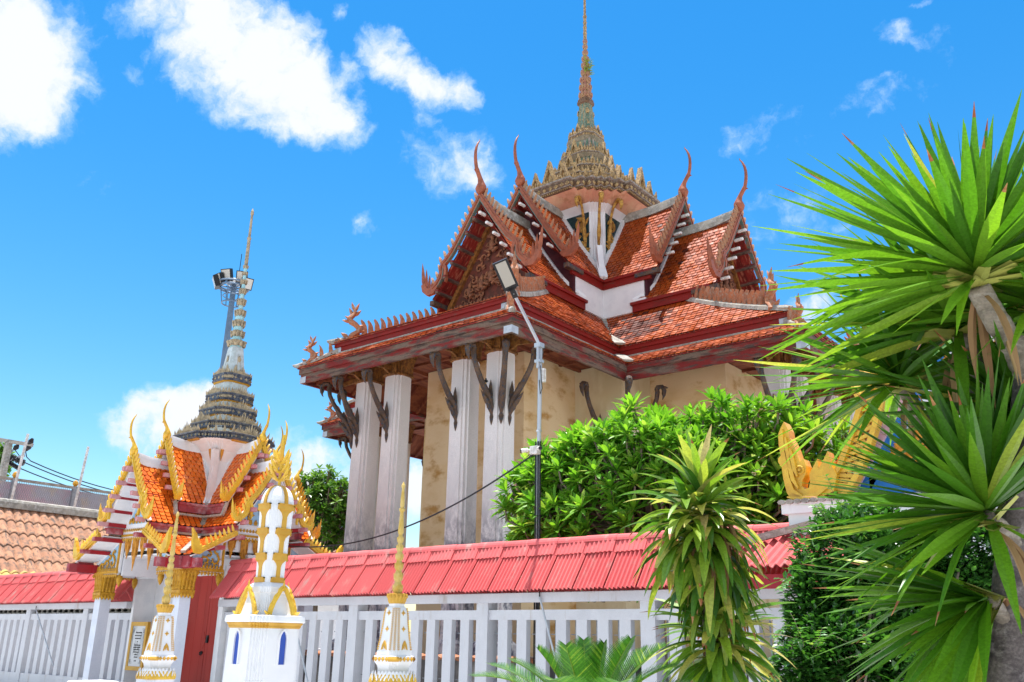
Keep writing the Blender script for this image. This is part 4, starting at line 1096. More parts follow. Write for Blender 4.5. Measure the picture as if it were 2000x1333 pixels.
for k in range(4):
    for off in (-.17, 0, .17):
        mb = MB(); mb.xf = Matrix.Rotation(k * pi / 2 - pi / 4, 4, 'Z')
        l = .62 if off == 0 else .48
        mb.rings([[(.92 - .10 * s + .055 * kk * cos(2 * pi * j / 8), off * (1 - .25 * s) + .055 * kk * sin(2 * pi * j / 8), 6.42 - l * s) for j in range(8)] for kk, s in ((1, 0), (.95, .3), (.7, .65), (.1, 1))])
        mb.build('pendant_lotus', M_orangepanel, gcore)
def gtier(h, z0, z1, r2, r1, body, bz, ant):
    H = z1 - z0; mb = MB()
    red_loft(mb, ((h * .95, z0), (h * 1.0, z0 + H * .12), (h * .985, z0 + H * .22), (h * .94, z0 + H * .3), (h * .94, z0 + H * .72), (h * .99, z0 + H * .82), (h * 1.0, z1), (h * .9, z1 + .01)), r2=r2, r1=r1)
    mcn = mb; mgs = MB(); red_loft(mgs, ((h * .86, z0 - .035), (h * .94, z0 - .004)), r2=r2, r1=r1); P = red(h * .945, r2, r1)
    for i in range(len(P)):
        a = V((*P[i], 0)); b = V((*P[(i + 1) % len(P)], 0)); l = (b - a).length
        n = max(1, round(l / (H * .95))); nd = (b - a).cross(V((0, 0, 1))).normalized(); e = (b - a).normalized()
        for j in range(n):
            c = a + (b - a) * ((j + .5) / n) + V((0, 0, z0 + H * .52)); s = H * .27
            pts = []
            for q in range(8):
                rr = s if q % 2 == 0 else s * .5; pts.append(c + e * rr * cos(q * pi / 4) + V((0, 0, rr * sin(q * pi / 4))))
            mb.add(pts + [c + nd * s * .45], [(q, (q + 1) % 8, 8) for q in range(8)], .5, 1)
    t = mb.build('spire_cornice', [M_navy, M_palegold], GATE); mgs.build('gilt_soffit', M_golddeep, t)
    mb = MB(); red_loft(mb, ((h * .98, z1 - .01), (h * .97, z1 + .02), (h * .85, z1 + .025)), r2=r2, r1=r1); P = red(h * .93, r2, r1)
    for i in range(0, len(P), 3):
        p = V((*P[i], z1)); out = V((p.x, p.y, 0)).normalized()
        mb.blade(p, out * .45 + V((0, 0, 1)), out, ant * .75, ant * .3, ant * .24, bend=ant * -.1)
        mb.blade(p, out * .2 + V((0, 0, 1)), out, ant * .5, ant * .4, ant * .3)
    for k in range(4):
        mb.xf = Matrix.Rotation(k * pi / 2, 4, 'Z')
        for y, sc in ((0, 1.25), (r1 * h * .6, .8), (-r1 * h * .6, .8)):
            A = ant * sc
            for q in (-.5, -.35, -.2, 0, .2, .35, .5): mb.blade((h * .93, y + q * A, z1), (.12, q * .5, 1), (1, 0, 0), A * (1.05 - abs(q) * 1.0), A * .24, A * .22)
    mb.xf = None
    mb.build('gilt_crest_trim', M_palegold, t)
    if body:
        mb = MB(); red_loft(mb, ((body, z1), (body * .97, bz)), r2=.86, r1=.62)
        b = mb.build('spire_storey', M_gspire, GATE)
gtier(1.25, 6.46, 6.64, .74, .46, .76, 6.88, .25)
gtier(.86, 6.82, 7.02, .76, .48, .60, 7.28, .24)
gtier(.68, 7.23, 7.43, .80, .56, .47, 7.72, .23)
gtier(.56, 7.66, 7.86, .82, .58, .37, 8.28, .21)
gtier(.45, 8.24, 8.45, .84, .6, None, None, .16)
mb = MB(); red_loft(mb, ((.27, 8.46), (.255, 8.6), (.215, 8.95), (.18, 9.26), (.16, 9.32)), r2=.84, r1=.62)
gb = mb.build('spire_bell', M_gspire, GATE)
mb = MB()
for k in range(8):
    a = k * pi / 4 + pi / 8
    for s in (-.2, -.07, .07, .2):
        mb.tube([(.262 * cos(a + s), .262 * sin(a + s), 8.48), (.212 * cos(a + s), .212 * sin(a + s), 8.95), (.158 * cos(a + s), .158 * sin(a + s), 9.31)], .013, 5)
    mb.blade((.28 * cos(a), .28 * sin(a), 8.46), (cos(a) * .1, sin(a) * .1, 1), (cos(a), sin(a), 0), .3, .12, .06)
    if k % 2: mb.blade((.225 * cos(a + pi / 8), .225 * sin(a + pi / 8), 8.85), (0, 0, 1), (cos(a), sin(a), 0), .2, .12, .06)
mb.build('bell_rib', M_palegold, gb)
mb = MB(); bl = MB()
def gbead(z0, z1, r, sq):
    prof = [(r * .6, z0), (r * .8, z0 + (z1 - z0) * .2), (r * 1.0, z0 + (z1 - z0) * .7), (r * 1.05, z1 - .01), (r * .6, z1)]
    if sq: red_loft(mb, [(a * .85, z) for a, z in prof], r2=.86, r1=.62)
    else: mb.lathe((0, 0, 0), prof, 10)
    for i in range(10):
        a = 2 * pi * i / 10; mb.blade((r * .8 * cos(a), r * .8 * sin(a), z0), (cos(a) * .25, sin(a) * .25, 1), (cos(a), sin(a), 0), (z1 - z0) * 1.1, r * .5, r * .3)
gbead(9.34, 9.50, .27, 1)
for z0, z1_, r in ((9.62, 9.80, .20), (9.92, 10.12, .18), (10.24, 10.44, .155)): gbead(z0, z1_, r, 1)
for z0, z1_, r in ((10.58, 10.78, .12), (10.94, 11.10, .105), (11.24, 11.38, .095), (11.52, 11.62, .085), (11.74, 11.84, .075)): gbead(z0, z1_, r, 0)
mb.lathe((0, 0, 0), [(.03, 11.8), (.055, 11.9), (.05, 12.6), (.045, 12.66), (.062, 12.68), (.062, 12.72), (.04, 12.75), (.034, 13.45), (.05, 13.5), (.045, 13.58), (.0, 13.7)], 10)
bl = mb
bl.lathe((0, 0, 0), [(.18, 9.3), (.14, 9.5), (.13, 9.8), (.13, 10.2), (.07, 10.5), (.055, 11.0), (.045, 11.8)], 12, .5, 1)
M_bluegreen = mat('pale_turquoise_shaft', (0.30, 0.55, 0.60), (0.4, .62, .66), scale=8, rough=.5)
bl.build('beaded_shaft', [M_palegold, M_bluegreen], GATE)
# ------------------------------------------------------------------ perimeter walls with corrugated roofs
PITCH = .61
def corrug(mb, x0, x1, y0, z0, y1, z1, nw, lift, tint, th=.016, amp=.024):
    # one corrugated sheet between x0..x1 sloping from (y0,z0) up to (y1,z1)
    n = nw * 8; dy, dz = y1 - y0, z1 - z0; l = hypot(dy, dz); ny, nz = -dz / l, dy / l
    R = []
    for (y, z, k) in ((y0, z0, lift), ((y0 + y1) / 2, (z0 + z1) / 2 - .004, lift), (y1, z1, lift)):
        R.append([(x0 + (x1 - x0) * i / n, y + ny * (k + .034 * i / n * (1 if ny < 0 else -1) + amp * sin(2 * pi * nw * i / n)), z + nz * (k + .034 * i / n * (1 if ny < 0 else -1) + amp * sin(2 * pi * nw * i / n))) for i in range(n + 1)])
    b = [[(p[0], p[1] - ny * th, p[2] - nz * th) for p in r] for r in R]
    vs = [p for r in R for p in r] + [p for r in b for p in r]; m = n + 1; o = 3 * m; fs = []
    for i in range(2):
        for j in range(n):
            fs.append((i * m + j, i * m + j + 1, (i + 1) * m + j + 1, (i + 1) * m + j)); fs.append((o + i * m + j, o + (i + 1) * m + j, o + (i + 1) * m + j + 1, o + i * m + j + 1))
    for j in range(n): fs.append((j, o + j, o + j + 1, j + 1)); fs.append((2 * m + j, 2 * m + j + 1, o + 2 * m + j + 1, o + 2 * m + j))
    for i in range(2): fs.append((i * m, (i + 1) * m, o + (i + 1) * m, o + i * m)); fs.append((i * m + n, o + i * m + n, o + (i + 1) * m + n, (i + 1) * m + n))
    mb.add(vs, fs, tint)
def wall_run(name, label, xs, x_end, posts, skip=()):
    W = empty('slatted_fence', (xs, 13, 0), 0, label, 'fence', 'roofed fences either side of the gateway')
    X = lambda x: x - xs
    mb = MB(); x = xs; i = 0
    while x < x_end - .05:
        x1 = min(x + PITCH - .014, x_end); tv = min(1, max(0, rnd.gauss(.5, .3)))
        n = max(2, round(7 * (x1 - x) / PITCH))
        corrug(mb, X(x), X(x1), -.42, 2.43, .13, 3.17, n, .0, tv)
        corrug(mb, X(x), X(x1), .77, 2.43, .22, 3.17, n, -.0, tv)
        x += PITCH; i += 1
    rf = mb.build('corrugated_roof', M_pink, W)
    mb = MB(); x = xs; i = 0
    while x < x_end - .05:
        x1 = min(x + PITCH + .03, x_end); tv = min(1, max(0, rnd.gauss(.6, .22))); n = max(2, round(7 * (x1 - x) / PITCH)); lf = .018 + (.006 if i % 2 else 0)
        corrug(mb, X(x) - .1, X(x1) - .1, .015, 3.03, .135, 3.24, n, lf, tv, amp=.013)
        corrug(mb, X(x) - .1, X(x1) - .1, .335, 3.03, .215, 3.24, n, -lf, tv, amp=.018)
        # rounded roll along the crest
        R = []
        for xx in (X(x) - .1, X(x1) - .1):
            R.append([(xx, .175 + (.075 + lf) * cos(a), 3.225 + (.11 + lf) * sin(a)) for a in [pi * .95 - pi * .9 * k / 8 for k in range(9)]])
        mb.rings(R, tv, cap=False, close=False)
        x += PITCH; i += 1
    mb.build('ridge_cap_sheet', M_pink, rf)
    mb = MB()
    mb.bx(X(xs) + (.0), X(x_end), -.16, .0, 2.245, 2.40); mb.bx(X(xs), X(x_end), .0, .28, 2.30, 2.42)
    mb.build('eave_beam', M_fence, W)
    mb = MB(); mb.bx(X(xs), X(x_end), .04, .24, 1.955, 2.125); mb.build('rail', M_fence, W); mb = MB(); mb.bx(X(xs), X(x_end), .03, .25, .0, .45); mb.build('base_course', M_fence, W)
    mb = MB(); mb.bx(0, .27, .0, .28, 0, 2.30); pm = mb.mesh('post', M_fence)
    for p in posts: link('post', pm, W, (X(p), 0, 0))
    mb = MB(); mb.bx(0, .215, .05, .17, .45, 1.955); sm = mb.mesh('slat', M_fence)
    mb = MB(); mb.tube([(0, .2, .45), (0, .2, 1.955)], .014, 6); mb.tube([(-.1, .2, 1.72), (.1, .2, 1.72)], .008, 5); mb.tube([(-.1, .2, .9), (.1, .2, .9)], .008, 5)
    bm = mb.mesh('steel_bar', M_steel)
    pp = sorted(posts)
    edges = [(xs, pp[0])] + [(a + .27, b) for a, b in zip(pp[:-1], pp[1:])] + [(pp[-1] + .27, x_end)]
    for a, b in edges:
        wdt = b - a
        if wdt < .3: continue
        n = max(1, int((wdt - .1) / .405)); g = (wdt - n * .215) / (n + 1)
        for k in range(n + 1):
            if k < n: link('slat', sm, W, (X(a + g + k * (.215 + g)), 0, 0))
            link('steel_bar', bm, W, (X(a + g / 2 + k * (.215 + g)), 0, 0))
    return W
WR = wall_run('perimeter_wall', 'white slatted wall with coral red corrugated roof running between the gateway and dark shrub', -19.19, -4.0, [-18.25, -14.77, -11.27, -7.80, -4.32])
WL = wall_run('perimeter_wall', 'white slatted wall with coral red corrugated roof, carrying the plaque beside the gateway', -33.2, -23.33, [-32.9, -29.4, -25.9])
# shaded end sheet of the left roof, breeze blocks under its eave
mb = MB()
for i in range(28):
    x = .6 + i * .33
    mb.bx(x, x + .28, .1, .2, 2.13, 2.16); mb.bx(x, x + .02, .1, .2, 2.16, 2.24); mb.beam((x + .02, .15, 2.16), (x + .26, .15, 2.24), .1, .02, (0, 1, 0)); mb.beam((x + .26, .15, 2.16), (x + .02, .15, 2.24), .1, .02, (0, 1, 0))
mb.build('breeze_block_vent', M_concrete, WL)
# marble plaque in a gold frame, hung on the left wall
PL = empty('memorial_plaque', (-22.66, 12.95, .72), 0, 'marble plaque lettered in black within a flat gold frame beside the red door', 'plaque')
mb = MB(); mb.bx(-.40, -.31, -.05, .04, 0, 1.18); mb.bx(.31, .40, -.05, .04, 0, 1.18); mb.bx(-.31, .31, -.05, .04, 0, .1); mb.bx(-.31, .31, -.05, .04, 1.08, 1.18); mb.build('frame', M_ochregold, PL)
M_marble = mat('grey_veined_marble', (0.62, 0.63, 0.65), (0.42, 0.44, 0.47), scale=3, thr=(.5, .56), rough=.3, stretch=(1, 1, .5))
mb = MB(); mb.bx(-.309, .309, -.03, .03, .101, 1.079); ms_ = mb.build('marble_slab', M_marble, PL)
mb = MB(); rr = random.Random(2)
def line(z, wdt, h):                                # cursive strokes, tall and short, as on the stone
    x = -wdt / 2
    while x < wdt / 2:
        l = rr.uniform(.012, .03)
        mb.beam((x, -.033, z), (x + l * .5, -.033, z + h * rr.uniform(.6, 1)), .006, .009, (0, 1, 0)); mb.beam((x + l * .5, -.033, z + h * .8), (x + l, -.033, z), .006, .009, (0, 1, 0))
        if rr.random() < .3: mb.beam((x, -.033, z + h * 1.25), (x + l, -.033, z + h * 1.5), .006, .008, (0, 1, 0))
        x += l + rr.uniform(.004, .022)
for z, wdt, h in ((.90, .26, .035), (.83, .30, .035), (.76, .26, .035), (.68, .05, .03), (.60, .28, .03), (.545, .30, .03), (.49, .26, .03), (.43, .26, .03), (.37, .16, .03), (.31, .14, .03), (.22, .1, .03)): line(z, wdt, h)
for sx in (1, -1):
    for sz in (1, -1):
        x, z = sx * .26, .59 + sz * .42
        for k in (0, .03): mb.beam((x - sx * k, -.033, z - sz * .1), (x - sx * k, -.033, z - sz * k), .006, .006, (0, 1, 0)); mb.beam((x - sx * .1, -.033, z - sz * k), (x - sx * k, -.033, z - sz * k), .006, .006, (0, 1, 0))
mb.beam((-.26, -.033, .2), (-.26, -.033, 1.0), .004, .004, (0, 1, 0)); mb.beam((.26, -.033, .2), (.26, -.033, 1.0), .004, .004, (0, 1, 0))
mb.build('black_lettering', M_black, ms_)
# rods leaning from the eave
def rod(label, a, b):
    o = empty('support_rod', a, 0, label, 'rod', 'rods leaning from the wall eaves'); d = V(b) - V(a)
    mb = MB(); mb.tube([(0, 0, 0), d], .018, 7); mb.build('rod', M_galv, o)
    mb = MB(); mb.tube([(0, .0, -.04), (0, 0, .09)], .012, 6); mb.build('hook', M_black, o)
rod('pale metal rod leaning on the wall that carries the plaque', at(70, 1190, 'y', 12.80), at(104, 1300, 'y', 12.88))
rod('thin metal rod leaning on the slats beside the white pillar', at(575, 1215, 'y', 12.80), at(601, 1332, 'y', 12.88))
rod('white metal rod leaning from the eave above the cycad', at(1054, 1166, 'y', 12.80), at(1088, 1300, 'y', 12.88))

# the corner piece at the right end, lower sheet roof and its weathered hip
CR = empty('corner_shelter', (-5.2, 13, 0), 0, 'weathered corner of red sheet roof with a mossy white hip beside the dark shrub', 'shelter')
mb = MB()
for i in range(3):
    corrug(mb, -.6 + i * .6, .02 + i * .6, -1.0, 2.62, .12, 3.2, 5, .0 + (.012 if i % 2 else 0), rnd.gauss(.4, .2))
mb.build('corrugated_roof', M_pink, CR)
mb = MB(); mb.beam((-.9, -.62, 2.93), (.35, .0, 3.29), .16, .1); mb.build('mortar_hip', M_concrete, CR); mb = MB(); mb.beam((0, .15, 3.3), (1.2, .15, 3.3), .2, .12); mb.build('ridge_cap', M_concrete, CR)
mb = MB(); mb.bx(-.6, 1.3, -.62, -.5, 2.36, 2.55); mb.build('eave_beam', M_pinkdark, CR)
mb = MB(); mb.bx(1.0, 1.25, -.6, -.35, 0, 2.36); mb.build('post', M_fence, CR)
# ------------------------------------------------------------------ ground
M_ground = mat('sunlit_paving', (0.54, 0.53, 0.53), (0.47, 0.46, 0.46), scale=.6, rough=.9, bump=.05)
mb = MB(); S_ = 900; mb.add([(-S_, -S_, 0), (S_, -S_, 0), (S_, S_, 0), (-S_, S_, 0)], [(0, 1, 2, 3)]); tag(mb.build('ground', M_ground), kind='structure')
def proj(P):
    d = V(P) - CAM; z = d.dot(FW); return 1000 + FPX * d.dot(RT) / z, 666.5 - FPX * d.dot(UP) / z
def zrow(x, y, py):                 # height on the vertical line through (x, y) that shows at picture row py
    lo, hi = -2.0, 40.0
    for _ in range(50):
        m_ = (lo + hi) / 2
        if proj((x, y, m_))[1] > py: lo = m_
        else: hi = m_
    return lo

# ------------------------------------------------------------------ white prang pillar with trident
p0 = atd(511, 1290, 8.4); PX = FPX / 8.4
PIL = empty('prang_monument', (p0.x, p0.y, 0), 0, 'tall white pillar with gold bands, blue arched niches and a gold trident on top', 'monument')
zr_ = lambda py: zrow(p0.x, p0.y, py)
hw = lambda px: px / PX / 2 / 1.17
za, zb_, zc_, zd_ = zr_(1333), zr_(1228), zr_(1216), zr_(1204)
mb = MB()
red_loft(mb, ((hw(165), 0), (hw(165), .25), (hw(150), .3), (hw(150), za - .1), (hw(143), za - .09), (hw(139), za), (hw(134), zb_)), r2=.80, r1=.60)
base = mb.build('base_block', M_pillar, PIL)
mb = MB(); red_loft(mb, ((hw(133), zb_ - .002), (hw(140), zb_ + .012), (hw(140), zb_ + .024), (hw(148), zc_ - .01), (hw(146), zc_)), r2=.80, r1=.60); mb.build('gold_moulding', M_ochregold, base)
mb = MB(); red_loft(mb, ((hw(152), zc_ - .003), (hw(156), zc_ + .01), (hw(152), zd_), (hw(110), zd_ + .01)), r2=.80, r1=.60); mb.build('cap_slab', M_pillar, base)
H = hw(136)
for k in range(4):
    for f in (0,):
        w2, z0, z1_ = .036, zr_(1297), zr_(1230) - .01
        pts = [(-w2, z0), (w2, z0)] + [(w2 * cos(a * pi / 10) ** .8 if a < 10 else -w2 * abs(cos(a * pi / 10)) ** .8, z0 + (z1_ - z0) * (.72 + .28 * sin(a * pi / 20 * 1) if a <= 10 else .72 + .28 * sin((20 - a) * pi / 20))) for a in (0, 2, 4, 6, 8)]
        pts = [(-w2, z0), (w2, z0), (w2, lerp(z0, z1_, .74)), (w2 * .82, lerp(z0, z1_, .86)), (w2 * .45, lerp(z0, z1_, .95)), (0, z1_), (-w2 * .45, lerp(z0, z1_, .95)), (-w2 * .82, lerp(z0, z1_, .86)), (-w2, lerp(z0, z1_, .74))]
        mb = MB(); mb.prism(pts, (H + .001, 0, 0), (0, 1, 0), (0, 0, 1), .012); nb = mb.build('blue_niche', M_blue, base, rz=k * pi / 2)
        mb = MB()
        q = [(x * 1.22, z0 + (z - z0) * 1.02) for x, z in pts[1:]] + [(-w2 * 1.22, z0)]
        mb.ribbon(q, .013, (H + .010, 0, 0), (0, 1, 0), (0, 0, 1), .026); mb.build('niche_frame', M_pillar, nb)
zn0, zn1 = zr_(1204), zr_(1139)
mb = MB(); red_loft(mb, ((hw(104), zd_), (hw(98), zd_ + .02), (hw(84), lerp(zn0, zn1, .45)), (hw(80), lerp(zn0, zn1, .55)), (hw(78), lerp(zn0, zn1, .66)), (hw(82), lerp(zn0, zn1, .70)), (hw(82), lerp(zn0, zn1, .86)), (hw(74), lerp(zn0, zn1, .92)), (hw(58), zn1)), r2=.80, r1=.60)
mb.build('neck_block', M_pillar, PIL)
mb = MB()
for k in range(4):                                  # gold flame arches on the four faces
    mb.xf = Matrix.Rotation(k * pi / 2, 4, 'Z')
    A = (zr_(1148) - zd_); xx = hw(112)
    L_ = [(-.52, 0), (-.47, .25), (-.36, .5), (-.20, .75), (0, 1.0)]
    for s in (1, -1):
        mb.ribbon([(s * a * A, b * A + zd_) for a, b in L_], [.12 * A, .14 * A, .13 * A, .11 * A, .03 * A], (xx, 0, 0), (0, 1, 0), (0, 0, 1), .03)
        for a, b in L_[:4]: mb.blade((xx, s * a * A * 1.1, b * A + zd_ + .01), (0, s * .55, .8), (1, 0, 0), A * .34, A * .16, .035)
        mb.blade((xx, s * .52 * A, zd_ + .005), (.1, s * .9, .5), (1, 0, 0), A * .3, A * .14, .03)
    mb.blade((xx, 0, zd_ + A * .85), (0, 0, 1), (1, 0, 0), A * .4, A * .12, .03)
mb.xf = None
mb.build('flame_arch', M_gold, PIL)
rows = [(1139, 56), (1118, 57), (1096, 58), (1085, 60), (1050, 62), (1040, 65), (1005, 68), (995, 70), (990, 70)]
mb = MB(); red_loft(mb, [(hw(wd_), zr_(py)) for py, wd_ in rows], r2=.80, r1=.56)
tw_ = mb.build('prang_tower', M_pillar, PIL)
mb = MB(); z0 = zr_(990); zt_ = zr_(950)
red_loft(mb, [(hw(67) * cos(t * pi / 2) ** .75 + .002, z0 + (zt_ - z0) * sin(t * pi / 2)) for t in (0, .15, .3, .45, .6, .75, .88, .97)], r2=.82, r1=.56)
mb.build('dome', M_pillar, tw_)
mb = MB()
for k in range(4):
    mb.xf = Matrix.Rotation(k * pi / 2, 4, 'Z')
    for py0, py1, wd_ in ((999, 987, 74), (1046, 1034, 69), (1096, 1082, 64), (1139, 1129, 60)):
        a, b = zr_(py0), zr_(py1); h = hw(wd_); mb.bx(h - .02, h + .004, -h * .57, h * .57, a, b); mb.bx(h - .02, h + .010, -h * .57, h * .57, b - .012, b)
    for py0, py1, wd_ in ((1034, 999, 71), (1082, 1046, 66), (1129, 1096, 61)):
        a, b = zr_(py0), zr_(py1); h = hw(wd_)
        mb.prism([(-h * .17, a), (h * .17, a), (h * .17, lerp(a, b, .62)), (h * .28, lerp(a, b, .82)), (h * .55, b), (-h * .55, b), (-h * .28, lerp(a, b, .82)), (-h * .17, lerp(a, b, .62))], (h - .004, 0, 0), (0, 1, 0), (0, 0, 1), .012)
    pts = [(hw(69) * cos(t * pi / 2) ** .75 + .004, z0 + (zt_ - z0) * sin(t * pi / 2)) for t in (0, .15, .3, .45, .6, .75, .9)]
    for (xa, zA), (xb, zB) in zip(pts[:-1], pts[1:]): mb.beam((xa, 0, zA), (xb, 0, zB), .038, .014, (1, 0, .5))
mb.xf = None
mb.build('gold_bands', M_ochregold, tw_)
mb = MB(); zf0, zf1 = zr_(950), zr_(850); HF = zf1 - zf0
mb.tube([(0, 0, zf0 - .01), (0, 0, zf0 + HF * .3), (0, 0, zf0 + HF * .62), (0, 0, zf0 + HF * .8), (0, 0, zf0 + HF)], [.016, .014, .018, .022, .012], 8)
for f in (.12, .28, .46): mb.lathe((0, 0, zf0 + HF * f), [(.014, -.012), (.026, 0), (.014, .012)], 10)
for f, sp, l in ((.10, .115, .30), (.26, .115, .28), (.44, .10, .26)):
    for k in range(4):
        mb.xf = Matrix.Rotation(k * pi / 2, 4, 'Z')
        z = zf0 + HF * f
        mb.tube([(0, 0, z), (sp * .35, 0, z + HF * .02), (sp * .75, 0, z + HF * .10), (sp * .98, 0, z + HF * .2), (sp * 1.08, 0, z + HF * l)], [.014, .020, .022, .016, .003], 8, flat=.7)
        mb.blade((sp * .7, 0, z + HF * .06), (.8, 0, .25), (0, 1, 0), sp * .45, .03, .02)
mb.xf = None
mb.build('trident_finial', M_gold, PIL, smooth=60)

# ------------------------------------------------------------------ gilded bell spires in the foreground
def stupa(px, py, dist, k, label):
    p = atd(px, py, dist); o = empty('bell_spire', (p.x, p.y, 0), 0, label, 'spire', 'white and gold bell spires in front of the wall')
    u = k * 7.4 / FPX                                # metres per reference pixel
    Z = lambda r: p.z + (1290 - r) * u               # rows measured on the larger one
    h = lambda wd_: wd_ * u / 2 / 1.14
    mb = MB(); red_loft(mb, ((h(110), 0), (h(110), Z(1400)), (h(92), Z(1398)), (h(92), Z(1345)), (h(84), Z(1343)), (h(84), Z(1332))), r2=.82, r1=.58)
    pb = mb.build('pedestal', M_pillar, o)
    mb = MB()
    red_loft(mb, ((h(58), Z(1316)), (h(58), Z(1308)), (h(62), Z(1300)), (h(73), Z(1293)), (h(77), Z(1292)), (h(77), Z(1283)), (h(74), Z(1282)), (h(66), Z(1281)), (h(66), Z(1273))), r2=.82, r1=.58)
    mb.build('moulded_neck', M_pillar, pb)
    mw_ = MB(); mb = MB()                            # lotus collar of gold petals
    red_loft(mb, ((h(84), Z(1334)), (h(87), Z(1329)), (h(80), Z(1318)), (h(74), Z(1314))), r2=.84, r1=.6)
    for row, (r0, dz, ln, n) in enumerate(((86, 1333, 16, 28), (82, 1326, 15, 28))):
        P = red(h(r0), .84, .6); per = [V((*q, 0)) for q in P]; tot = sum((per[i] - per[i - 1]).length for i in range(len(per)))
        for j in range(n):
            d = tot * (j + .5 * row) / n; i = 0
            while d > (per[(i + 1) % len(per)] - per[i % len(per)]).length: d -= (per[(i + 1) % len(per)] - per[i % len(per)]).length; i += 1
            a, b = per[i % len(per)], per[(i + 1) % len(per)]; c = a + (b - a).normalized() * d; out = V((c.x, c.y, 0)).normalized()
            mb.blade(c + V((0, 0, Z(dz))), out * -.12 + V((0, 0, 1)), out, ln * u, 11 * u, 5 * u, rnd.random())
            mw_.blade(c * .985 + V((0, 0, Z(dz) + 2.2 * u - c.z * .985)), out * -.12 + V((0, 0, 1)), out, ln * u * 1.05, 13.5 * u, 4 * u)
    mw_.build('petal_rim_pattern', M_pillar, pb)
    mb.build('lotus_petal_pattern', M_gold, pb)
    mb = MB(); P = red(h(78), .82, .58)
    for i in range(len(P)):
        a, b = V((*P[i], 0)), V((*P[(i + 1) % len(P)], 0)); l = (b - a).length; n = max(1, round(l / (11 * u))); nd = (b - a).cross(V((0, 0, 1))).normalized(); e = (b - a).normalized()
        for j in range(n):
            c = a + (b - a) * ((j + .5) / n) + V((0, 0, Z(1287.5))); s = 5.2 * u
            mb.add([c - e * s, c - V((0, 0, s)), c + e * s, c + V((0, 0, s)), c + nd * s * .6], [(0, 1, 4), (1, 2, 4), (2, 3, 4), (3, 0, 4)])
    mb.build('gold_lozenges', M_ochregold, pb)
    prof = [(64, 1273), (63, 1268), (57, 1252), (52, 1236), (48, 1220), (46, 1206), (43, 1197), (36, 1191), (30, 1189), (30, 1184)]
    mb = MB(); red_loft(mb, [(h(a), Z(b)) for a, b in prof], r2=.82, r1=.58)
    bell = mb.build('bell', M_pillar, o)
    mb = MB()
    def surf(ang_pt, row):                           # radius of the bell at a row
        for (a0, b0), (a1, b1) in zip(prof[:-1], prof[1:]):
            if b1 <= row <= b0: return h(a0 + (a1 - a0) * (b0 - row) / (b0 - b1))
        return h(30)
    for k4 in range(4):
        mb.xf = Matrix.Rotation(k4 * pi / 2, 4, 'Z')
        for qx, qy in ((.84, .84), (1.01, .58), (.58, 1.01)):      # rope lines up the three corner ribs
            row = 1271
            while row > 1195:
                r = surf(0, row); c = V((qx * r, qy * r, Z(row))); out = V((qx, qy, 0)).normalized(); s = V((-out.y, out.x, 0))
                for sg in (1, -1): mb.blade(c, V((0, 0, 1)) + s * sg * .7, out, 4.6 * u, 1.7 * u, 1.8 * u)
                row -= 4.2
        r = surf(0, 1262); A = 13 * u
        for (x, y) in ((1.0, 0),):
            mb.prism([(-A * .62, 0), (-A * .36, A * .12), (0, A * .75), (A * .36, A * .12), (A * .62, 0), (A * .4, A * .75), (0, A * 1.35), (-A * .4, A * .75)], (r * 1.0 + .004, 0, Z(1271)), (0, 1, 0), (0, 0, 1), .012)
            for q in (-.3, 0, .3): mb.blade((r + .004, q * A, Z(1270)), (-.15, q * .4, 1), (1, 0, 0), A * .7, A * .28, .01)
        for row in (1232, 1202):
            r = surf(0, row)
            for a in range(4): mb.blade((r + .002, 0, Z(row)), (0, cos(a * pi / 2), sin(a * pi / 2)), (1, 0, 0), 6 * u, 4 * u, 3 * u)
    mb.xf = None
    mb.build('gold_rope_relief', M_ochregold, bell)
    mb = MB(); mb.lathe((0, 0, 0), [(h(30), Z(1184)), (h(34), Z(1176)), (h(44), Z(1168)), (h(44), Z(1165)), (h(30), Z(1164))], 14)
    for j in range(16):
        a = 2 * pi * j / 16; mb.blade((h(33) * cos(a), h(33) * sin(a), Z(1184)), (cos(a) * .3, sin(a) * .3, 1), (cos(a), sin(a), 0), 20 * u, 9 * u, 4 * u)
        mb.blade((h(42) * cos(a), h(42) * sin(a), Z(1173)), (cos(a) * .2, sin(a) * .2, 1), (cos(a), sin(a), 0), 8 * u, 7 * u, 5 * u)
    mb.build('lotus_cup', M_ochregold, bell)
    mb = MB(); rws = [(1165, 1142, 21), (1142, 1120, 19), (1120, 1101, 18), (1101, 1083, 17), (1083, 1066, 15.5), (1066, 1050, 14)]
    for r0, r1_, wd_ in rws:
        rr_ = wd_ * u / 2; a, b = Z(r0), Z(r1_)
        mb.lathe((0, 0, 0), [(rr_ * .62, a), (rr_ * .7, a + (b - a) * .15), (rr_ * .98, a + (b - a) * .4), (rr_ * .9, a + (b - a) * .65), (rr_ * .6, b)], 12)
        for j in range(8):
            q = 2 * pi * j / 8; mb.blade((rr_ * .72 * cos(q), rr_ * .72 * sin(q), a + (b - a) * .1), (cos(q) * .16, sin(q) * .16, 1), (cos(q), sin(q), 0), (b - a) * .75, rr_ * .7, rr_ * .35)
    mb.lathe((0, 0, 0), [(wd_ * u / 2, Z(r_)) for wd_, r_ in ((7, 1050), (12.5, 1044), (11, 1030), (7.5, 1006), (7.5, 1003), (12.5, 1000), (12.5, 997), (7, 994), (9.5, 989), (9, 978), (5.5, 957), (5.5, 954), (9, 951), (8, 948), (2, 942), (0, 940))], 12)
    mb.build('beaded_spire', M_creamgold, o, smooth=50)
    return o
stupa(769, 1290, 7.4, 1.0, 'white and gold bell spire before the open slats, between white pillar and cycad')
stupa(309, 1288, 9.2, 1.02, 'white and gold bell spire before the gateway post, between plaque and red door')
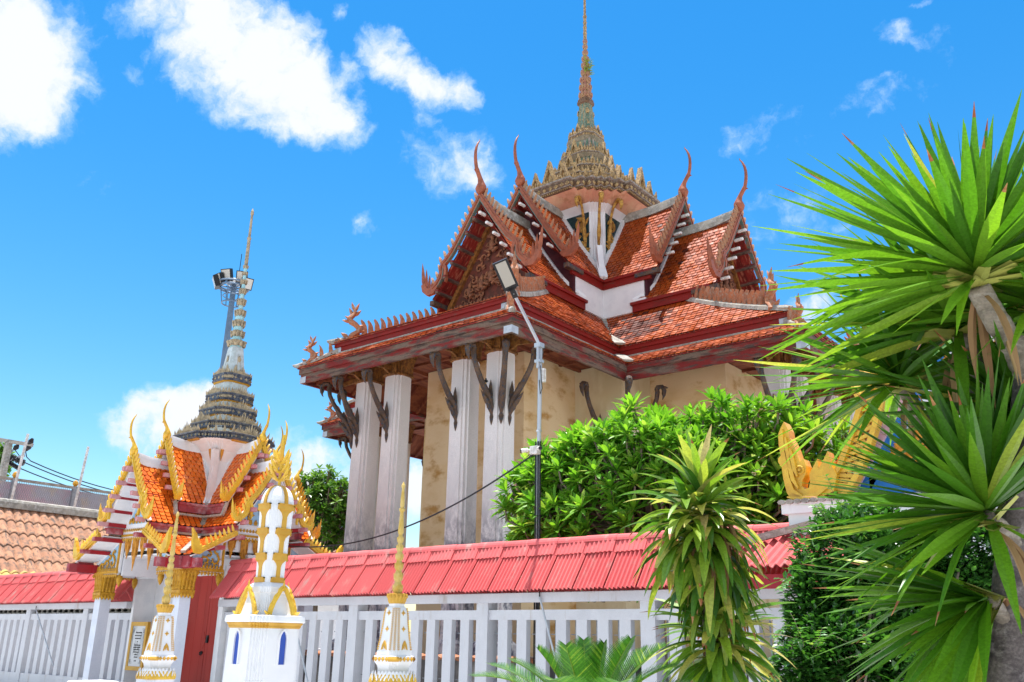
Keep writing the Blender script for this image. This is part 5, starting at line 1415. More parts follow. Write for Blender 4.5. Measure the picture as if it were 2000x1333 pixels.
for (a, b, c, lab) in ((182, 1330, .30, 'white masonry post top at the bottom edge beside the gateway post'), (93, 1336, .28, 'sliver of white masonry post top at the bottom edge, farther from the gateway')):
    q = atd(a, b, 8.6); mb = MB(); zt2 = zrow(q.x, q.y, b)
    mb.rings([[(hh * x, hh * y, z) for x, y in ((-1, -1), (1, -1), (1, 1), (-1, 1))] for hh, z in ((.14, 0), (.14, zt2 - .09), (.17, zt2 - .08), (.17, zt2 - .01), (.155, zt2))])
    tag(mb.build('masonry_post', M_pillar, None, (q.x, q.y, 0)), lab, 'post', 'white masonry posts at the bottom edge')

# ------------------------------------------------------------------ street lamp, cameras, cable
lp = at(1051, 1040, 'y', 13.95); tp_ = at(1055.6, 671, 'y', 13.95)
LAMP = empty('street_lamp', (lp.x, lp.y, 0), 0, 'slim galvanised street lamp with a flat lamp head on an angled arm', 'street lamp')
mb = MB(); mb.tube([(0, 0, 0), (0, 0, 5.0), (tp_.x - lp.x, 0, tp_.z)], [.043, .042, .042], 12)
mb.lathe((0, 0, 5.55), [(.05, 0), (.06, .02), (.05, .04)], 12)
pole = mb.build('pole', M_galv, LAMP, smooth=40)
hb = at(1003, 573, 'y', 12.95) - V((lp.x, lp.y, 0)); ht_ = at(973.5, 505.5, 'y', 12.45) - V((lp.x, lp.y, 0)); tb = V((tp_.x - lp.x, 0, tp_.z))
mb = MB(); mb.tube([tb + V((0, -.08, -.55)), tb + V((0, -.08, 0.0)), tb + V((-.02, -.1, .06)), hb], .034, 10); mb.build('arm', M_galv, LAMP, smooth=40)
mb = MB(); mb.box((tb.x + .0, -.04, tb.z - .06), (.15, .15, .09)); mb.build('clamp', M_galv, LAMP)
mb = MB(); mb.box((tb.x + .0, -.04, tb.z - .40), (.14, .14, .06)); mb.build('clamp', M_galv, LAMP)
mb = MB(); mb.box((tb.x + .09, 0, tb.z - .7), (.06, .08, .28)); mb.build('driver_box', M_whitepaint, LAMP)
d = (ht_ - hb).normalized(); wv = (RT * .93 + UP * .30); wv = (wv - d * wv.dot(d)).normalized(); nv = d.cross(wv)
if nv.dot(CAM - V((lp.x, lp.y, 0)) - hb) < 0: nv = -nv
def lbox(mb, a0, a1, b0, b1, c0, c1):
    P = [hb + d * a + wv * b + nv * c for c in (c0, c1) for a, b in ((a0, b0), (a1, b0), (a1, b1), (a0, b1))]
    mb.add(P, [(0, 3, 2, 1), (4, 5, 6, 7), (0, 1, 5, 4), (1, 2, 6, 5), (2, 3, 7, 6), (3, 0, 4, 7)])
LL = (ht_ - hb).length * .93
mb = MB(); lbox(mb, LL * .14, LL, -.155, .155, -.05, .03); lbox(mb, -.10, LL * .2, -.055, .055, -.05, .03); lbox(mb, LL * .1, LL * .18, -.1, .1, -.05, .03)
for i in range(18):
    for s in (-.157, .149): lbox(mb, LL * (.18 + .045 * i), LL * (.195 + .045 * i), s, s + .008, -.04, .036)
hd = mb.build('lamp_head', M_black, LAMP)
M_lens = mat('cream_lamp_lens', (.36, .345, .30), rough=.3)
mb = MB(); lbox(mb, LL * .24, LL * .955, -.11, .11, .0305, .036); mb.build('lens', M_lens, hd)
mb = MB()
for k, (x, y) in enumerate(((.03, -.06), (.06, -.03), (-.03, -.06))): mb.tube([(x, y, .2), (x + .004, y, 3.9), (x, y, 5.35)], .014, 6)
mb.build('conduit', M_black, LAMP)
mb = MB(); mb.tube([(tb.x + .05, -.06, tb.z - .5), (tb.x + .12, -.09, tb.z - 1.0), (tb.x + .05, -.06, tb.z - 1.1), (tb.x + .02, -.06, tb.z - .8)], .008, 6); mb.build('loose_wire', M_black, LAMP)
cb = at(1045, 880, 'y', 13.8)
CC = empty('security_camera', cb, 0, 'white junction box with two small security cameras strapped to the lamp pole', 'camera')
mb = MB(); mb.box((0, 0, 0), (.19, .10, .16)); mb.box((0, -.055, 0), (.17, .012, .14)); mb.build('junction_box', M_whitepaint, CC)
for sx, yaw in ((-1, .5), (1, -.4)):
    dr_ = V((sx * .8, -.6, -.15)).normalized(); b0 = V((sx * .09, -.03, .02))
    mb = MB(); mb.tube([b0, b0 + dr_ * .05], .018, 8); mb.tube([b0 + dr_ * .05, b0 + dr_ * .18], .042, 10); cbod = mb.build('camera_body', M_whitepaint, CC, smooth=40)
    mb = MB(); mb.tube([b0 + dr_ * .18, b0 + dr_ * .205], .038, 10); mb.build('camera_lens', M_black, cbod)
mb = MB(); a = at(560, 1066, 'y', 14.6); b = cb + V((-.05, 0, -.08))
mb.tube([a + (b - a) * (i / 24) - V((0, 0, 1.05 * 4 * (i / 24) * (1 - i / 24) * .55)) for i in range(25)], .017, 6)
tag(mb.build('black_cable', M_black), 'black cable sagging from the gateway across the columns to the camera box', 'cable')
# bird
bp_ = at(949.5, 746, 'y', T0.y - 9.12)
BD = empty('bird', bp_, 2.4, 'small black bird perched on a column bracket under the temple eave', 'bird')
mb = MB(); mb.rings([[(x + .0, r * .8 * cos(2 * pi * j / 10), z + r * sin(2 * pi * j / 10)) for j in range(10)] for x, z, r in ((-.24, -.10, .008), (-.14, -.05, .03), (-.08, -.01, .055), (0, .03, .07), (.06, .09, .06), (.09, .14, .042), (.12, .17, .04), (.15, .18, .028), (.17, .18, .010), (.20, .175, .002))]); bb = mb.build('body', M_black, BD, smooth=180)
mb = MB(); [mb.blade((.05, s * .055, .06), (-1, s * .05, -.45), (0, s, 0), .24, .09, .025) for s in (1, -1)]; mb.build('wing_pair', M_black, bb); BD.scale = (.62, .62, .62)
M_beak = mat('yellow_beak', (.6, .35, .03), rough=.4)
mb = MB(); mb.tube([(.02, .02, -.03), (.02, .02, -.1)], .006, 5); mb.tube([(.02, -.02, -.03), (.02, -.02, -.1)], .006, 5); mb.build('legs', M_beak, bb)

# ------------------------------------------------------------------ low wall seen between the slats
LW = empty('garden_parapet', (-14, 15.0, 0), 0, 'low blackened wall with terracotta coping tiles seen between the slats', 'parapet')
M_blackwall = mat('blackened_wall', (.12, .12, .125), (.30, .29, .28), (.05, .05, .055), scale=1.5, rough=.9, stretch=(1, 1, .3))
mb = MB(); mb.bx(-5, 9, 0, .2, 0, 1.22); mb.build('wall_body', M_blackwall, LW)
mb = MB(); [mb.tube([(-5 + i * .2, -.08, 1.22), (-5 + i * .2, .28, 1.26)], .09, 8, flat=.5) for i in range(70)]; mb.build('coping_tiles', M_terra, LW)

# ------------------------------------------------------------------ left: tiled building, mesh fence, poles, wires
XB = -40.0
r0, r1_ = at(0, 990, 'x', XB), at(0, 1118, 'x', XB + 2.6)
TB = empty('tiled_building', (XB, 16, 0), 0, 'building with a faded terracotta wave tile roof below the mesh fence', 'building')
zr2, ze2 = r0.z - .05, r1_.z
M_wavetile = mat('faded_terracotta_wave_tile', (.50, .26, .155), (.40, .20, .12), (.22, .14, .10), scale=2.2, thr=(.42, .58), rough=.85, fine=.2, grime=(.12, .09, .075), gscale=3.0, gthr=(.52, .66), gstretch=(.5, 2.5, 1))
M_wavetile2 = mat('mossy_yellow_wave_tile', (.58, .42, .13), (.50, .33, .12), (.35, .25, .12), scale=2.2, thr=(.45, .6), rough=.85, fine=.2)
def wrow(mb, x0, z0, x1, z1):
    n = 560; R = []
    for (x, z, l) in ((x0, z0, .10), (x1, z1, .02)):
        R.append([(x, -4 + 22 * i / n, z + l + .12 * abs(sin(pi * 22 * i / n / .36)) ** .8) for i in range(n + 1)])
    b = [(p[0] + .01, p[1], p[2] - .04) for p in R[0]]
    mb.rings([b, R[0], R[1]], rnd.random(), cap=False, close=False)
mb = MB()
for i in range(5):
    t0, t1 = i / 5, (i + 1.25) / 5
    wrow(mb, 2.6 * t1, lerp(zr2, ze2, t1), 2.6 * t0, lerp(zr2, ze2, t0))
tr_ = mb.build('tile_roof', M_wavetile, TB)
mb = MB(); wrow(mb, 2.85, ze2 - .16, 2.3, ze2 + .1); wrow(mb, 3.3, ze2 - .36, 2.75, ze2 - .1); mb.build('lower_tiles', M_wavetile2, tr_)
mb = MB(); mb.bx(-.18, .22, -4, 18, zr2 + .02, zr2 + .26); mb.tube([(0, -4, zr2 + .24), (0, 18, zr2 + .24)], .17, 8)
mb.build('ridge_mortar', M_concrete, tr_)
mb = MB(); mb.bx(-4, 2.6, -3.9, 17.9, 0, ze2 - .3); mb.build('wall', M_white, TB); mb = MB(); mb.add([(-.0, -3.9, zr2), (-5, -3.9, ze2), (-5, 17.9, ze2), (0, 17.9, zr2)] + [(-.0, -3.9, zr2 - .1), (-5, -3.9, ze2 - .1), (-5, 17.9, ze2 - .1), (0, 17.9, zr2 - .1)], [(0, 1, 2, 3), (7, 6, 5, 4), (0, 4, 5, 1), (1, 5, 6, 2), (2, 6, 7, 3), (3, 7, 4, 0)]); mb.build('rear_roof', M_wavetile, TB)
XF = -43.0
f0, f1 = at(0, 933, 'x', XF), at(0, 990, 'x', XF)
FE = empty('mesh_fence', (XF, f0.y, 0), 0, 'chain link fence before a pastel mural, above the terracotta roof ridge', 'fence')
M_mural = mat('pastel_mural', (.60, .63, .72), (.72, .52, .62), (.74, .66, .56), scale=.5, thr=(.46, .58), rough=.8)
zt3 = f0.z; mb = MB(); mb.bx(-.3, -.22, -6, 22, 0, zt3 - .1); mb.build('mural_panel', M_mural, FE)
mb = MB()
for i in range(280):
    y = -6 + i * .1
    for s in (1, -1): mb.beam((.05, y, zt3 - 2.4), (.05, y + s * 1.2, zt3), .012, .012, (1, 0, 0))
mb.build('wire_mesh', M_steel, FE)
mb = MB(); mb.bx(-.06, .06, -6, 22, zt3 - .05, zt3 + .06); mb.build('top_rail', M_concrete, FE)
for px in (24, 145):
    q = at(px, 960, 'x', XF); mb = MB(); mb.bx(-.08, .08, -.1, .1, 0, zt3 + .02); pb_ = mb.build('post', M_steel, FE, (0, q.y - f0.y, 0)); mb = MB(); mb.lathe((0, 0, zt3 + .06), [(.06, 0), (.14, .12), (.1, .24), (0, .32)], 10); mb.build('gold_cap', M_golddeep, pb_)
for (xa, ya, xb, yb, lab) in ((20, 985, 55, 848, 'thin pale pole on the mesh fence, crossing the utility pole'), (143, 1000, 172.6, 873, 'thin pale pole on the mesh fence, beside the gateway')):
    a, b = at(xa, ya, 'x', XF + .3), at(xb, yb, 'x', XF + .3); mb = MB(); mb.tube([a - (b - a) * .6, b], .065, 8); tag(mb.build('thin_pole', M_whitepaint), lab, 'pole', 'thin pale poles above the mesh fence')
q = atd(16, 872, 52)
UPO = empty('utility_pole', (q.x, q.y, 0), 0, 'grey utility pole with crossarm and dark insulators beside a thin pale pole', 'utility pole')
mb = MB(); mb.bx(-.16, .16, -.16, .16, 0, q.z + .3); mb.build('pole', M_concrete, UPO)
ax_ = V((RT.x, RT.y, 0)).normalized()
def wp(px, py, dd=52): return atd(px, py, dd) - V((q.x, q.y, 0))
mb = MB(); mb.beam(wp(-20, 856), wp(64, 870), .18, .2); ca = mb.build('crossarm', M_concrete, UPO)
mb = MB(); mb.beam(wp(2, 864), wp(16, 884), .07, .07); mb.beam(wp(34, 868), wp(16, 892), .07, .07); mb.beam(wp(16, 900), wp(48, 890), .12, .12); mb.build('brace', M_steel, UPO)
for (x0, y0, x1, y1) in ((57, 868, 64, 857), (50, 880, 62, 868), (28, 878, 36, 870)):
    mb = MB(); mb.tube([wp(x0, y0), wp((x0 + x1) / 2, (y0 + y1) / 2), wp(x1, y1)], [.10, .16, .07], 8); mb.build('fuse_switch', M_black, UPO)
for (x0, y0, x1, y1) in ((24, 892, 46, 902), (20, 905, 36, 915), (22, 895, 45, 906)):
    a, b = wp(x0, y0), wp(x1, y1); mb = MB(); mb.tube([a, b], .05, 6)
    for i in range(5): c = a + (b - a) * (i / 4); mb.tube([c - (b - a).normalized() * .05, c + (b - a).normalized() * .05], .13, 8)
    mb.build('insulator', M_black, UPO)
mb = MB(); mb.tube([wp(50, 882), wp(52, 893), wp(60, 901)], .03, 5); mb.tube([wp(46, 902), wp(30, 880)], .025, 5); mb.build('jumper_wire', M_black, UPO)
for i, (x0, y0, x1, y1, lab) in enumerate(((60, 901, 226, 943, 'uppermost power line crossing the sky from the utility pole to the gateway'), (46, 903, 222, 949, 'middle power line of the three crossing from the utility pole to the gateway'), (36, 914, 216, 957, 'lowest power line crossing from the utility pole to the gateway'))):
    a, b = atd(x0, y0, 52), atd(x1, y1, 58); e = b + (b - a) * .9
    mb = MB(); mb.tube([a + (e - a) * (k / 12) - V((0, 0, .5 * 4 * (k / 12) * (1 - k / 12))) for k in range(13)], .035, 5); tag(mb.build('power_line', M_black), lab, 'power line', 'power lines at the left')
# floodlight mast
fm = atd(457, 556, 70); PXF = FPX / 70
FM = empty('floodlight_mast', (fm.x, fm.y, 0), 0, 'tall blue grey mast with a ring of floodlights rising behind the gateway spire', 'floodlight mast')
M_mast = mat('blue_grey_mast', (.13, .19, .27), (.10, .15, .22), scale=.8, rough=.5, metal=.2)
mb = MB(); mb.lathe((0, 0, 0), [(.42, 0), (.31, fm.z * .6), (.2, fm.z)], 14); mb.build('mast', M_mast, FM, smooth=50)
mb = MB(); zt_ = fm.z
def ring(mb, r, z, t): mb.tube([(r * cos(a * pi / 10), r * sin(a * pi / 10), z) for a in range(21)], t, 6)
ring(mb, 1.15, zt_ - .3, .08); ring(mb, 1.3, zt_ - .05, .07); ring(mb, .75, zt_ - 1.6, .06); ring(mb, .72, zt_ - 1.0, .04)
for k in range(6):
    a = k * pi / 3; mb.tube([(.2 * cos(a), .2 * sin(a), zt_ - .3), (1.25 * cos(a), 1.25 * sin(a), zt_ - .2)], .06, 6); mb.tube([(.75 * cos(a), .75 * sin(a), zt_ - 1.6), (.95 * cos(a), .95 * sin(a), zt_ - .3)], .04, 6)
mb.build('lamp_ring', M_mast, FM)
mb = MB(); mb.lathe((0, 0, zt_), [(.6, 0), (.55, .25), (.35, .42), (0, .5)], 14); mb.build('dome_cap', M_whitepaint, FM, smooth=60)
mb = MB(); mb.tube([(.2, .2, zt_), (.25, .2, zt_ + 2.6)], .03, 5); mb.build('lightning_rod', M_black, FM)
M_flood = mat('floodlight_glass', (.50, .47, .42), rough=.25)
fwd = V((FW.x, FW.y, 0)).normalized(); rgt = V((RT.x, RT.y, 0)).normalized()
for (dx, dy, yaw) in ((-24, 2, -.7), (-10, 12, -.25), (20, 8, .2), (32, -6, .7), (-30, -4, -1.2)):
    c = rgt * (dx / PXF) - fwd * .8 + V((0, 0, zt_ + dy / PXF)); n = (-fwd * cos(yaw) + rgt * sin(yaw) + V((0, 0, -.35))).normalized(); s = n.cross(V((0, 0, 1))).normalized(); u_ = s.cross(n)
    mb = MB(); P = [c + s * a * .42 + u_ * b * .46 + n * e for e in (-.25, .1) for a, b in ((-1, -1), (1, -1), (1, 1), (-1, 1))]
    mb.add(P, [(0, 3, 2, 1), (4, 5, 6, 7), (0, 1, 5, 4), (1, 2, 6, 5), (2, 3, 7, 6), (3, 0, 4, 7)]); fl = mb.build('floodlight', M_black, FM)
    mb = MB(); P = [c + s * a * .35 + u_ * b * .39 + n * e for e in (.1, .115) for a, b in ((-1, -1), (1, -1), (1, 1), (-1, 1))]
    mb.add(P, [(4, 5, 6, 7), (0, 1, 5, 4), (1, 2, 6, 5), (2, 3, 7, 6), (3, 0, 4, 7)]); mb.build('lamp_glass', M_flood, fl)

# ------------------------------------------------------------------ right: gabled hall behind the spiky tree
YH = 13.1
n0 = at(1590, 975, 'y', YH)
HALL = empty('gabled_hall', (n0.x, YH, 0), 0, 'gabled hall with broad yellow bargeboard, serpent head and blue banded pediment', 'building')
zb0 = n0.z; HWD = 2.9; HT = 4.1
ax = (1, 0, 0); ay = (0, 0, 1)
M_pinkwall = mat('pale_pink_wall', (.62, .42, .48), (.55, .36, .42), scale=2, rough=.7)
M_hblue = mat('bright_blue_band', (.02, .17, .50), (.02, .14, .42), scale=2, rough=.5)
mb = MB(); mb.prism([(.1, zb0 - .1), (2 * HWD - .1, zb0 - .1), (HWD, zb0 + HT)], (0, .5, 0), ax, ay, .1); mb.bx(.3, 2 * HWD - .3, .3, 4, 0, zb0); mpw = mb
for sg in (1, -1):
    c = lambda x: HWD + sg * (x - HWD)
    mb = MB(); mb.ribbon([(c(.55), zb0 + .12), (c(HWD), zb0 + HT - .5)], .26, (0, .42, 0), ax, ay, .08); mb.build('blue_band', M_hblue, HALL)
mb = MB(); mb.bx(.7, 2 * HWD - .7, .38, .46, zb0 + .05, zb0 + .30); mb.build('blue_band', M_hblue, HALL)
for sg in (1, -1):
    c = lambda x: HWD + sg * (x - HWD)
    mb = MB(); mb.ribbon([(c(.28), zb0 + .0), (c(HWD), zb0 + HT - .18)], .26, (0, .36, 0), ax, ay, .08); mb.build('pink_band', M_pinkwall, HALL)
mb = MB(); mb.bx(.4, 2 * HWD - .4, .33, .42, zb0 - .25, zb0 - .02); mb.build('pink_band', M_pinkwall, HALL)
def hq(px, py): q = at(px, py, 'y', YH); return (q.x - n0.x, q.z)
HEAD = [hq(*q) for q in ((1537, 827), (1545, 842), (1548, 858), (1551, 862), (1556, 872), (1560, 882), (1564, 894), (1568, 905), (1575, 899), (1580, 912), (1579, 930), (1573, 941), (1572, 952), (1578, 958), (1586, 955), (1588, 944), (1587, 928), (1594, 914), (1602, 899), (1604, 918), (1612, 905), (1622, 884), (1630, 912), (1640, 930), (1634, 962), (1600, 978), (1556, 985), (1543, 965), (1536, 938), (1533, 916), (1526, 906), (1526, 898), (1531, 893), (1527, 872), (1526, 852), (1531, 838))]
GROOVE = [[hq(*q) for q in L_] for L_ in (((1535, 842), (1536, 870), (1542, 905), (1546, 935), (1556, 962), (1575, 972)), ((1542, 858), (1545, 885), (1551, 915), (1557, 940), (1567, 957)), ((1551, 880), (1554, 898), (1559, 918), (1565, 934)), ((1546, 974), (1570, 978), (1604, 968), (1630, 950)))]
for sg in (1, -1):
    c = lambda x: HWD + sg * (x - HWD)
    mb, mf = MB(), MB()
    mb.prism([(c(x), z) for x, z in (HEAD if sg == 1 else HEAD[::-1])], (0, 0, 0), ax, ay, .24)
    for g_ in GROOVE: mb.ribbon([(c(x), z) for x, z in g_], [.02] + [.062] * (len(g_) - 2) + [.02], (0, -.12, 0), ax, ay, .11)
    pts = [(c(.25), zb0 + .1), (c(.48), zb0 + .28), (c(.75), zb0 + .75), (c(1.0), zb0 + 1.35), (c(1.3), zb0 + 1.8), (c(2.0), zb0 + 2.78), (c(HWD), zb0 + HT + .15)]
    pts = [(c(.32), zb0 + .06), (c(.55), zb0 + .34), (c(.78), zb0 + .80), (c(1.02), zb0 + 1.38), (c(1.3), zb0 + 1.82), (c(2.0), zb0 + 2.80), (c(HWD), zb0 + HT + .15)]
    dense = [(pts[k][0] + (pts[k + 1][0] - pts[k][0]) * j / 5, pts[k][1] + (pts[k + 1][1] - pts[k][1]) * j / 5) for k in range(6) for j in range(5)] + [pts[-1]]
    side_ = []
    for k in range(len(dense)):
        a_, b_2 = dense[max(k - 1, 0)], dense[min(k + 1, len(dense) - 1)]; l_ = hypot(b_2[0] - a_[0], b_2[1] - a_[1]); side_.append((-(b_2[1] - a_[1]) / l_, (b_2[0] - a_[0]) / l_))
    P1 = [(p[0] + s[0] * .14, p[1] + s[1] * .14) for p, s in zip(dense, side_)]; P2 = [(p[0] - s[0] * .14, p[1] - s[1] * .14) for p, s in zip(dense, side_)]
    mb.ribbon(P1, [.075] * len(P1), (0, .0, 0), ax, ay, .18); mb.ribbon(P2, [.075] * len(P2), (0, .0, 0), ax, ay, .18)
    for k in range(0, len(dense) - 2):
        mb.ribbon([P1[k], P2[k + 2]], [.05, .05], (0, .01, 0), ax, ay, .09); mb.ribbon([P2[k], P1[k + 2]], [.05, .05], (0, .03, 0), ax, ay, .07)
    ex_, ez_ = hq(1568, 921); mb.tube([(c(ex_) + .06 * cos(q * pi / 5), -.13, ez_ + .06 * sin(q * pi / 5)) for q in range(11)], .016, 6); mb.tube([(c(ex_), -.10, ez_), (c(ex_), -.15, ez_)], .022, 8)
    for i in range(12):
        t = .10 + .07 * i; x = .75 + (HWD - .75) * t; z = zb0 + .95 + (HT - .9) * t
        mf.blade((c(x), 0, z), (-sg * .55, 0, .85), (0, 1, 0), .5, .24, .16)
    mb.build('bargeboard', M_gold, HALL); mf.build('bargeboard_trim', M_gold, HALL)
mb = MB(); r5 = random.Random(9)
for i in range(46):
    x = r5.uniform(1.0, 2 * HWD - 1.0); zmax = HT * (1 - abs(x - HWD) / HWD) - .75
    z = zb0 + .4 + r5.random() * max(.05, zmax - .3); a0 = r5.uniform(0, 6)
    P = [(x + .2 * (1 - j / 14) * cos(a0 + j * .45), .42, z + .2 * (1 - j / 14) * sin(a0 + j * .45)) for j in range(12)]; mpw.tube(P, [.045 * (1 - j / 20) for j in range(12)], 6, .5, 1)
    for k in range(3): a = r5.uniform(0, 6); mpw.blade((x, .42, z), (cos(a), -.2, sin(a)), (0, 1, 0), .28, .14, .05, .5, 1)
mpw.build('pediment_wall', [M_gwhite, M_orangepanel], HALL)
mb = MB(); mb.bx(-.35, .5, -.15, .55, 0, zb0 - .22); mb.bx(-.42, .57, -.22, .6, zb0 - .22, zb0 - .06); hp_ = mb.build('corner_post', M_white, HALL)
mb = MB(); [mb.tube([(-.4 + i * .12, -.26, zb0 - .05), (-.4 + i * .12, .62, zb0 - .02)], .06, 8, flat=.6) for i in range(9)]; mb.build('post_coping', M_concrete, hp_)
mb = MB()
for sg in (1, -1):
    c = lambda x: HWD + sg * (x - HWD)
    mb.prism([(c(.1), zb0 - .02), (c(HWD), zb0 + HT), (c(HWD), zb0 + HT + .08), (c(-.05), zb0 - .02)][::sg], (0, 2.2, 0), ax, ay, 4.2)
mb.build('roof', M_gtile, HALL)
# ------------------------------------------------------------------ vegetation
def leafmat(name, ramp, rough=.4, transl=.35, spec=.5, tcol=(1.25, 1.25, .55)):
    return mat(name, ramp[0][1], tint=ramp, rough=rough, spec=spec, transl=transl, tcol=tcol, rvar=.06, fine=.22, grime=(.30, .24, .07), gscale=9.0, gthr=(.68, .80))
M_sword = leafmat('sword_leaf', [(0, (.028, .10, .010)), (.35, (.080, .23, .015)), (.7, (.19, .38, .024)), (.9, (.42, .50, .06)), (1, (.50, .40, .12))], .36, .36, .32)
M_tipbrown = mat('dry_leaf_tip', (.28, .08, .03), (.42, .22, .09), scale=9, rough=.7)
M_plum = leafmat('frangipani_leaf', [(0, (.035, .12, .012)), (.35, (.10, .30, .024)), (.7, (.24, .50, .045)), (1, (.46, .58, .13))], .36, .42, .22)
M_bushleaf = leafmat('dense_tree_leaf', [(0, (.035, .11, .014)), (.5, (.10, .25, .025)), (1, (.24, .40, .06))], .38, .35)
M_strap = leafmat('strap_leaf', [(0, (.03, .10, .016)), (.4, (.085, .22, .022)), (.72, (.22, .36, .036)), (.9, (.50, .52, .10)), (1, (.55, .40, .20))], .34, .36)
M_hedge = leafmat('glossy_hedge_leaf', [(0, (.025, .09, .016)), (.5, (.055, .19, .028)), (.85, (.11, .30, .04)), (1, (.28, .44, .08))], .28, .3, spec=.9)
M_cycad = leafmat('cycad_leaflet', [(0, (.02, .08, .010)), (.6, (.055, .19, .016)), (1, (.26, .38, .05))], .32, .3)
M_dry = mat('dry_brown_leaf', (.30, .16, .07), tint=[(0, (.20, .10, .045)), (1, (.42, .27, .13))], rough=.8)
M_bark = mat('ringed_grey_bark', (.30, .25, .20), (.20, .165, .13), (.38, .34, .29), scale=4, rough=.85, bump=.5, bscale=16, stretch=(.6, .6, 3.0), fine=.2)
M_barkdark = mat('dark_blotched_bark', (.15, .125, .12), (.085, .07, .07), (.25, .22, .21), scale=5, thr=(.44, .6), rough=.85, bump=.6, bscale=14, stretch=(1, 1, 1.6), fine=.3)
M_twig = mat('grey_twig', (.22, .18, .14), (.15, .12, .09), scale=6, rough=.85)
M_flower = mat('cream_flower', (.78, .74, .62), tint=[(0, (.75, .62, .42)), (1, (.82, .80, .72))], rough=.6)
M_sheath = mat('yellow_green_leaf_base', (.42, .42, .09), (.34, .36, .08), scale=8, rough=.5)

def leaf(mb, o, d, up, ln, wd, droop=0.0, n=6, fold=.25, tint=.5, prof=None, twist=0.0, tipm=None, kink=None):
    """a folded blade leaf: starts at o along d, bends down under its weight"""
    o = V(o); d = V(d).normalized(); s = d.cross(V(up))
    if s.length < 1e-3: s = d.cross(V((1, 0, .1)))
    s.normalize()
    if twist: s = Matrix.Rotation(twist, 3, d) @ s
    pts = [o]; dirs = [d]; c = o.copy(); cur = d.copy(); st = ln / n
    for i in range(n):
        k = droop * (1.0 if kink is None else (3.0 if abs(i - kink) < 1 else .4)) / n
        cur = (cur + V((0, 0, -1)) * k).normalized(); c = c + cur * st; pts.append(c.copy()); dirs.append(cur.copy())
    L_, C_, R_ = [], [], []
    for i in range(n + 1):
        t = i / n
        w_ = wd * .5 * (prof(t) if prof else (.55 + 1.1 * t if t < .4 else max(0, (1 - t) / .6) ** .7 * 1.0))
        ss = (s - dirs[i] * s.dot(dirs[i])).normalized(); nn = ss.cross(dirs[i])
        L_.append(pts[i] - ss * w_ + nn * (w_ * fold)); C_.append(pts[i]); R_.append(pts[i] + ss * w_ + nn * (w_ * fold))
    vs = L_ + C_ + R_; m = n + 1; fs = []; fm = []
    for i in range(n):
        fs += [(i, m + i, m + i + 1, i + 1), (m + i, 2 * m + i, 2 * m + i + 1, m + i + 1)]
    b = len(mb.v); mb.v.extend([tuple(p) for p in vs])
    for q, f in enumerate(fs):
        mb.f.append(tuple(b + i for i in f)); mb.t.append(tint); mb.m.append(1 if (tipm and q >= len(fs) - 2) else 0)
sword = lambda t: (.50 + 1.3 * t) if t < .35 else (.955 if t < .55 else max(.03, .955 * ((1 - t) / .45) ** .85))
ovate = lambda t: max(.03, sin(pi * min(1, t ** 1.25 * .98 + .02)) ** .8)

# --- big spiky dragon tree on the right
rp = random.Random(21)
DR = empty('dragon_tree', atd(1985, 1500, 5.0) * 1, 0, 'tall dragon tree with heads of long sword leaves on grey branching trunks', 'tree')
DR.location.z = 0; dro = DR.location.copy()
def dpt(px, py, dd): return atd(px, py, dd) - dro
def strunk(name, P, R, m, wob=.004):
    mb = MB(); Q = []; RR = []
    for i in range(len(P) - 1):
        for k in range(8):
            t = k / 8; Q.append(P[i].lerp(P[i + 1], t)); RR.append(R[i] + (R[i + 1] - R[i]) * t + rp.uniform(-wob, wob))
    Q.append(P[-1]); RR.append(R[-1]); mb.tube(Q, RR, 14); return mb.build(name, m, DR, smooth=180)
strunk('trunk', [V((0, 0, 0)) , dpt(1955, 1400, 5.0), dpt(1968, 1280, 5.0), dpt(1978, 1120, 5.05), dpt(1992, 960, 5.1), dpt(2004, 830, 5.1), dpt(2012, 720, 5.1)], [.16, .125, .115, .10, .088, .08, .08], M_barkdark)
strunk('branch', [dpt(2010, 735, 5.1), dpt(1985, 685, 5.05), dpt(1945, 625, 5.0), dpt(1910, 562, 5.0)], [.075, .07, .066, .062], M_bark)
strunk('branch', [dpt(1990, 960, 5.25), dpt(1945, 850, 5.5), dpt(1912, 745, 5.6), dpt(1880, 650, 5.6)], [.06, .068, .068, .066], M_bark)
strunk('branch', [dpt(1975, 1080, 5.4), dpt(1900, 950, 5.8), dpt(1825, 855, 6.0), dpt(1788, 800, 6.0), dpt(1765, 758, 6.0)], [.05, .052, .052, .05, .045], M_bark)
strunk('branch', [dpt(1990, 960, 5.15), dpt(2030, 880, 5.2), dpt(2060, 640, 5.3)], [.06, .06, .05], M_bark)
strunk('branch', [dpt(1972, 1230, 5.0), dpt(1950, 1190, 4.95), dpt(1938, 1172, 4.9)], [.045, .04, .04], M_bark)
strunk('branch', [dpt(1980, 1060, 5.02), dpt(1955, 1030, 4.95), dpt(1928, 1012, 4.85)], [.05, .045, .045], M_bark)
GA = pi * (3 - sqrt(5))
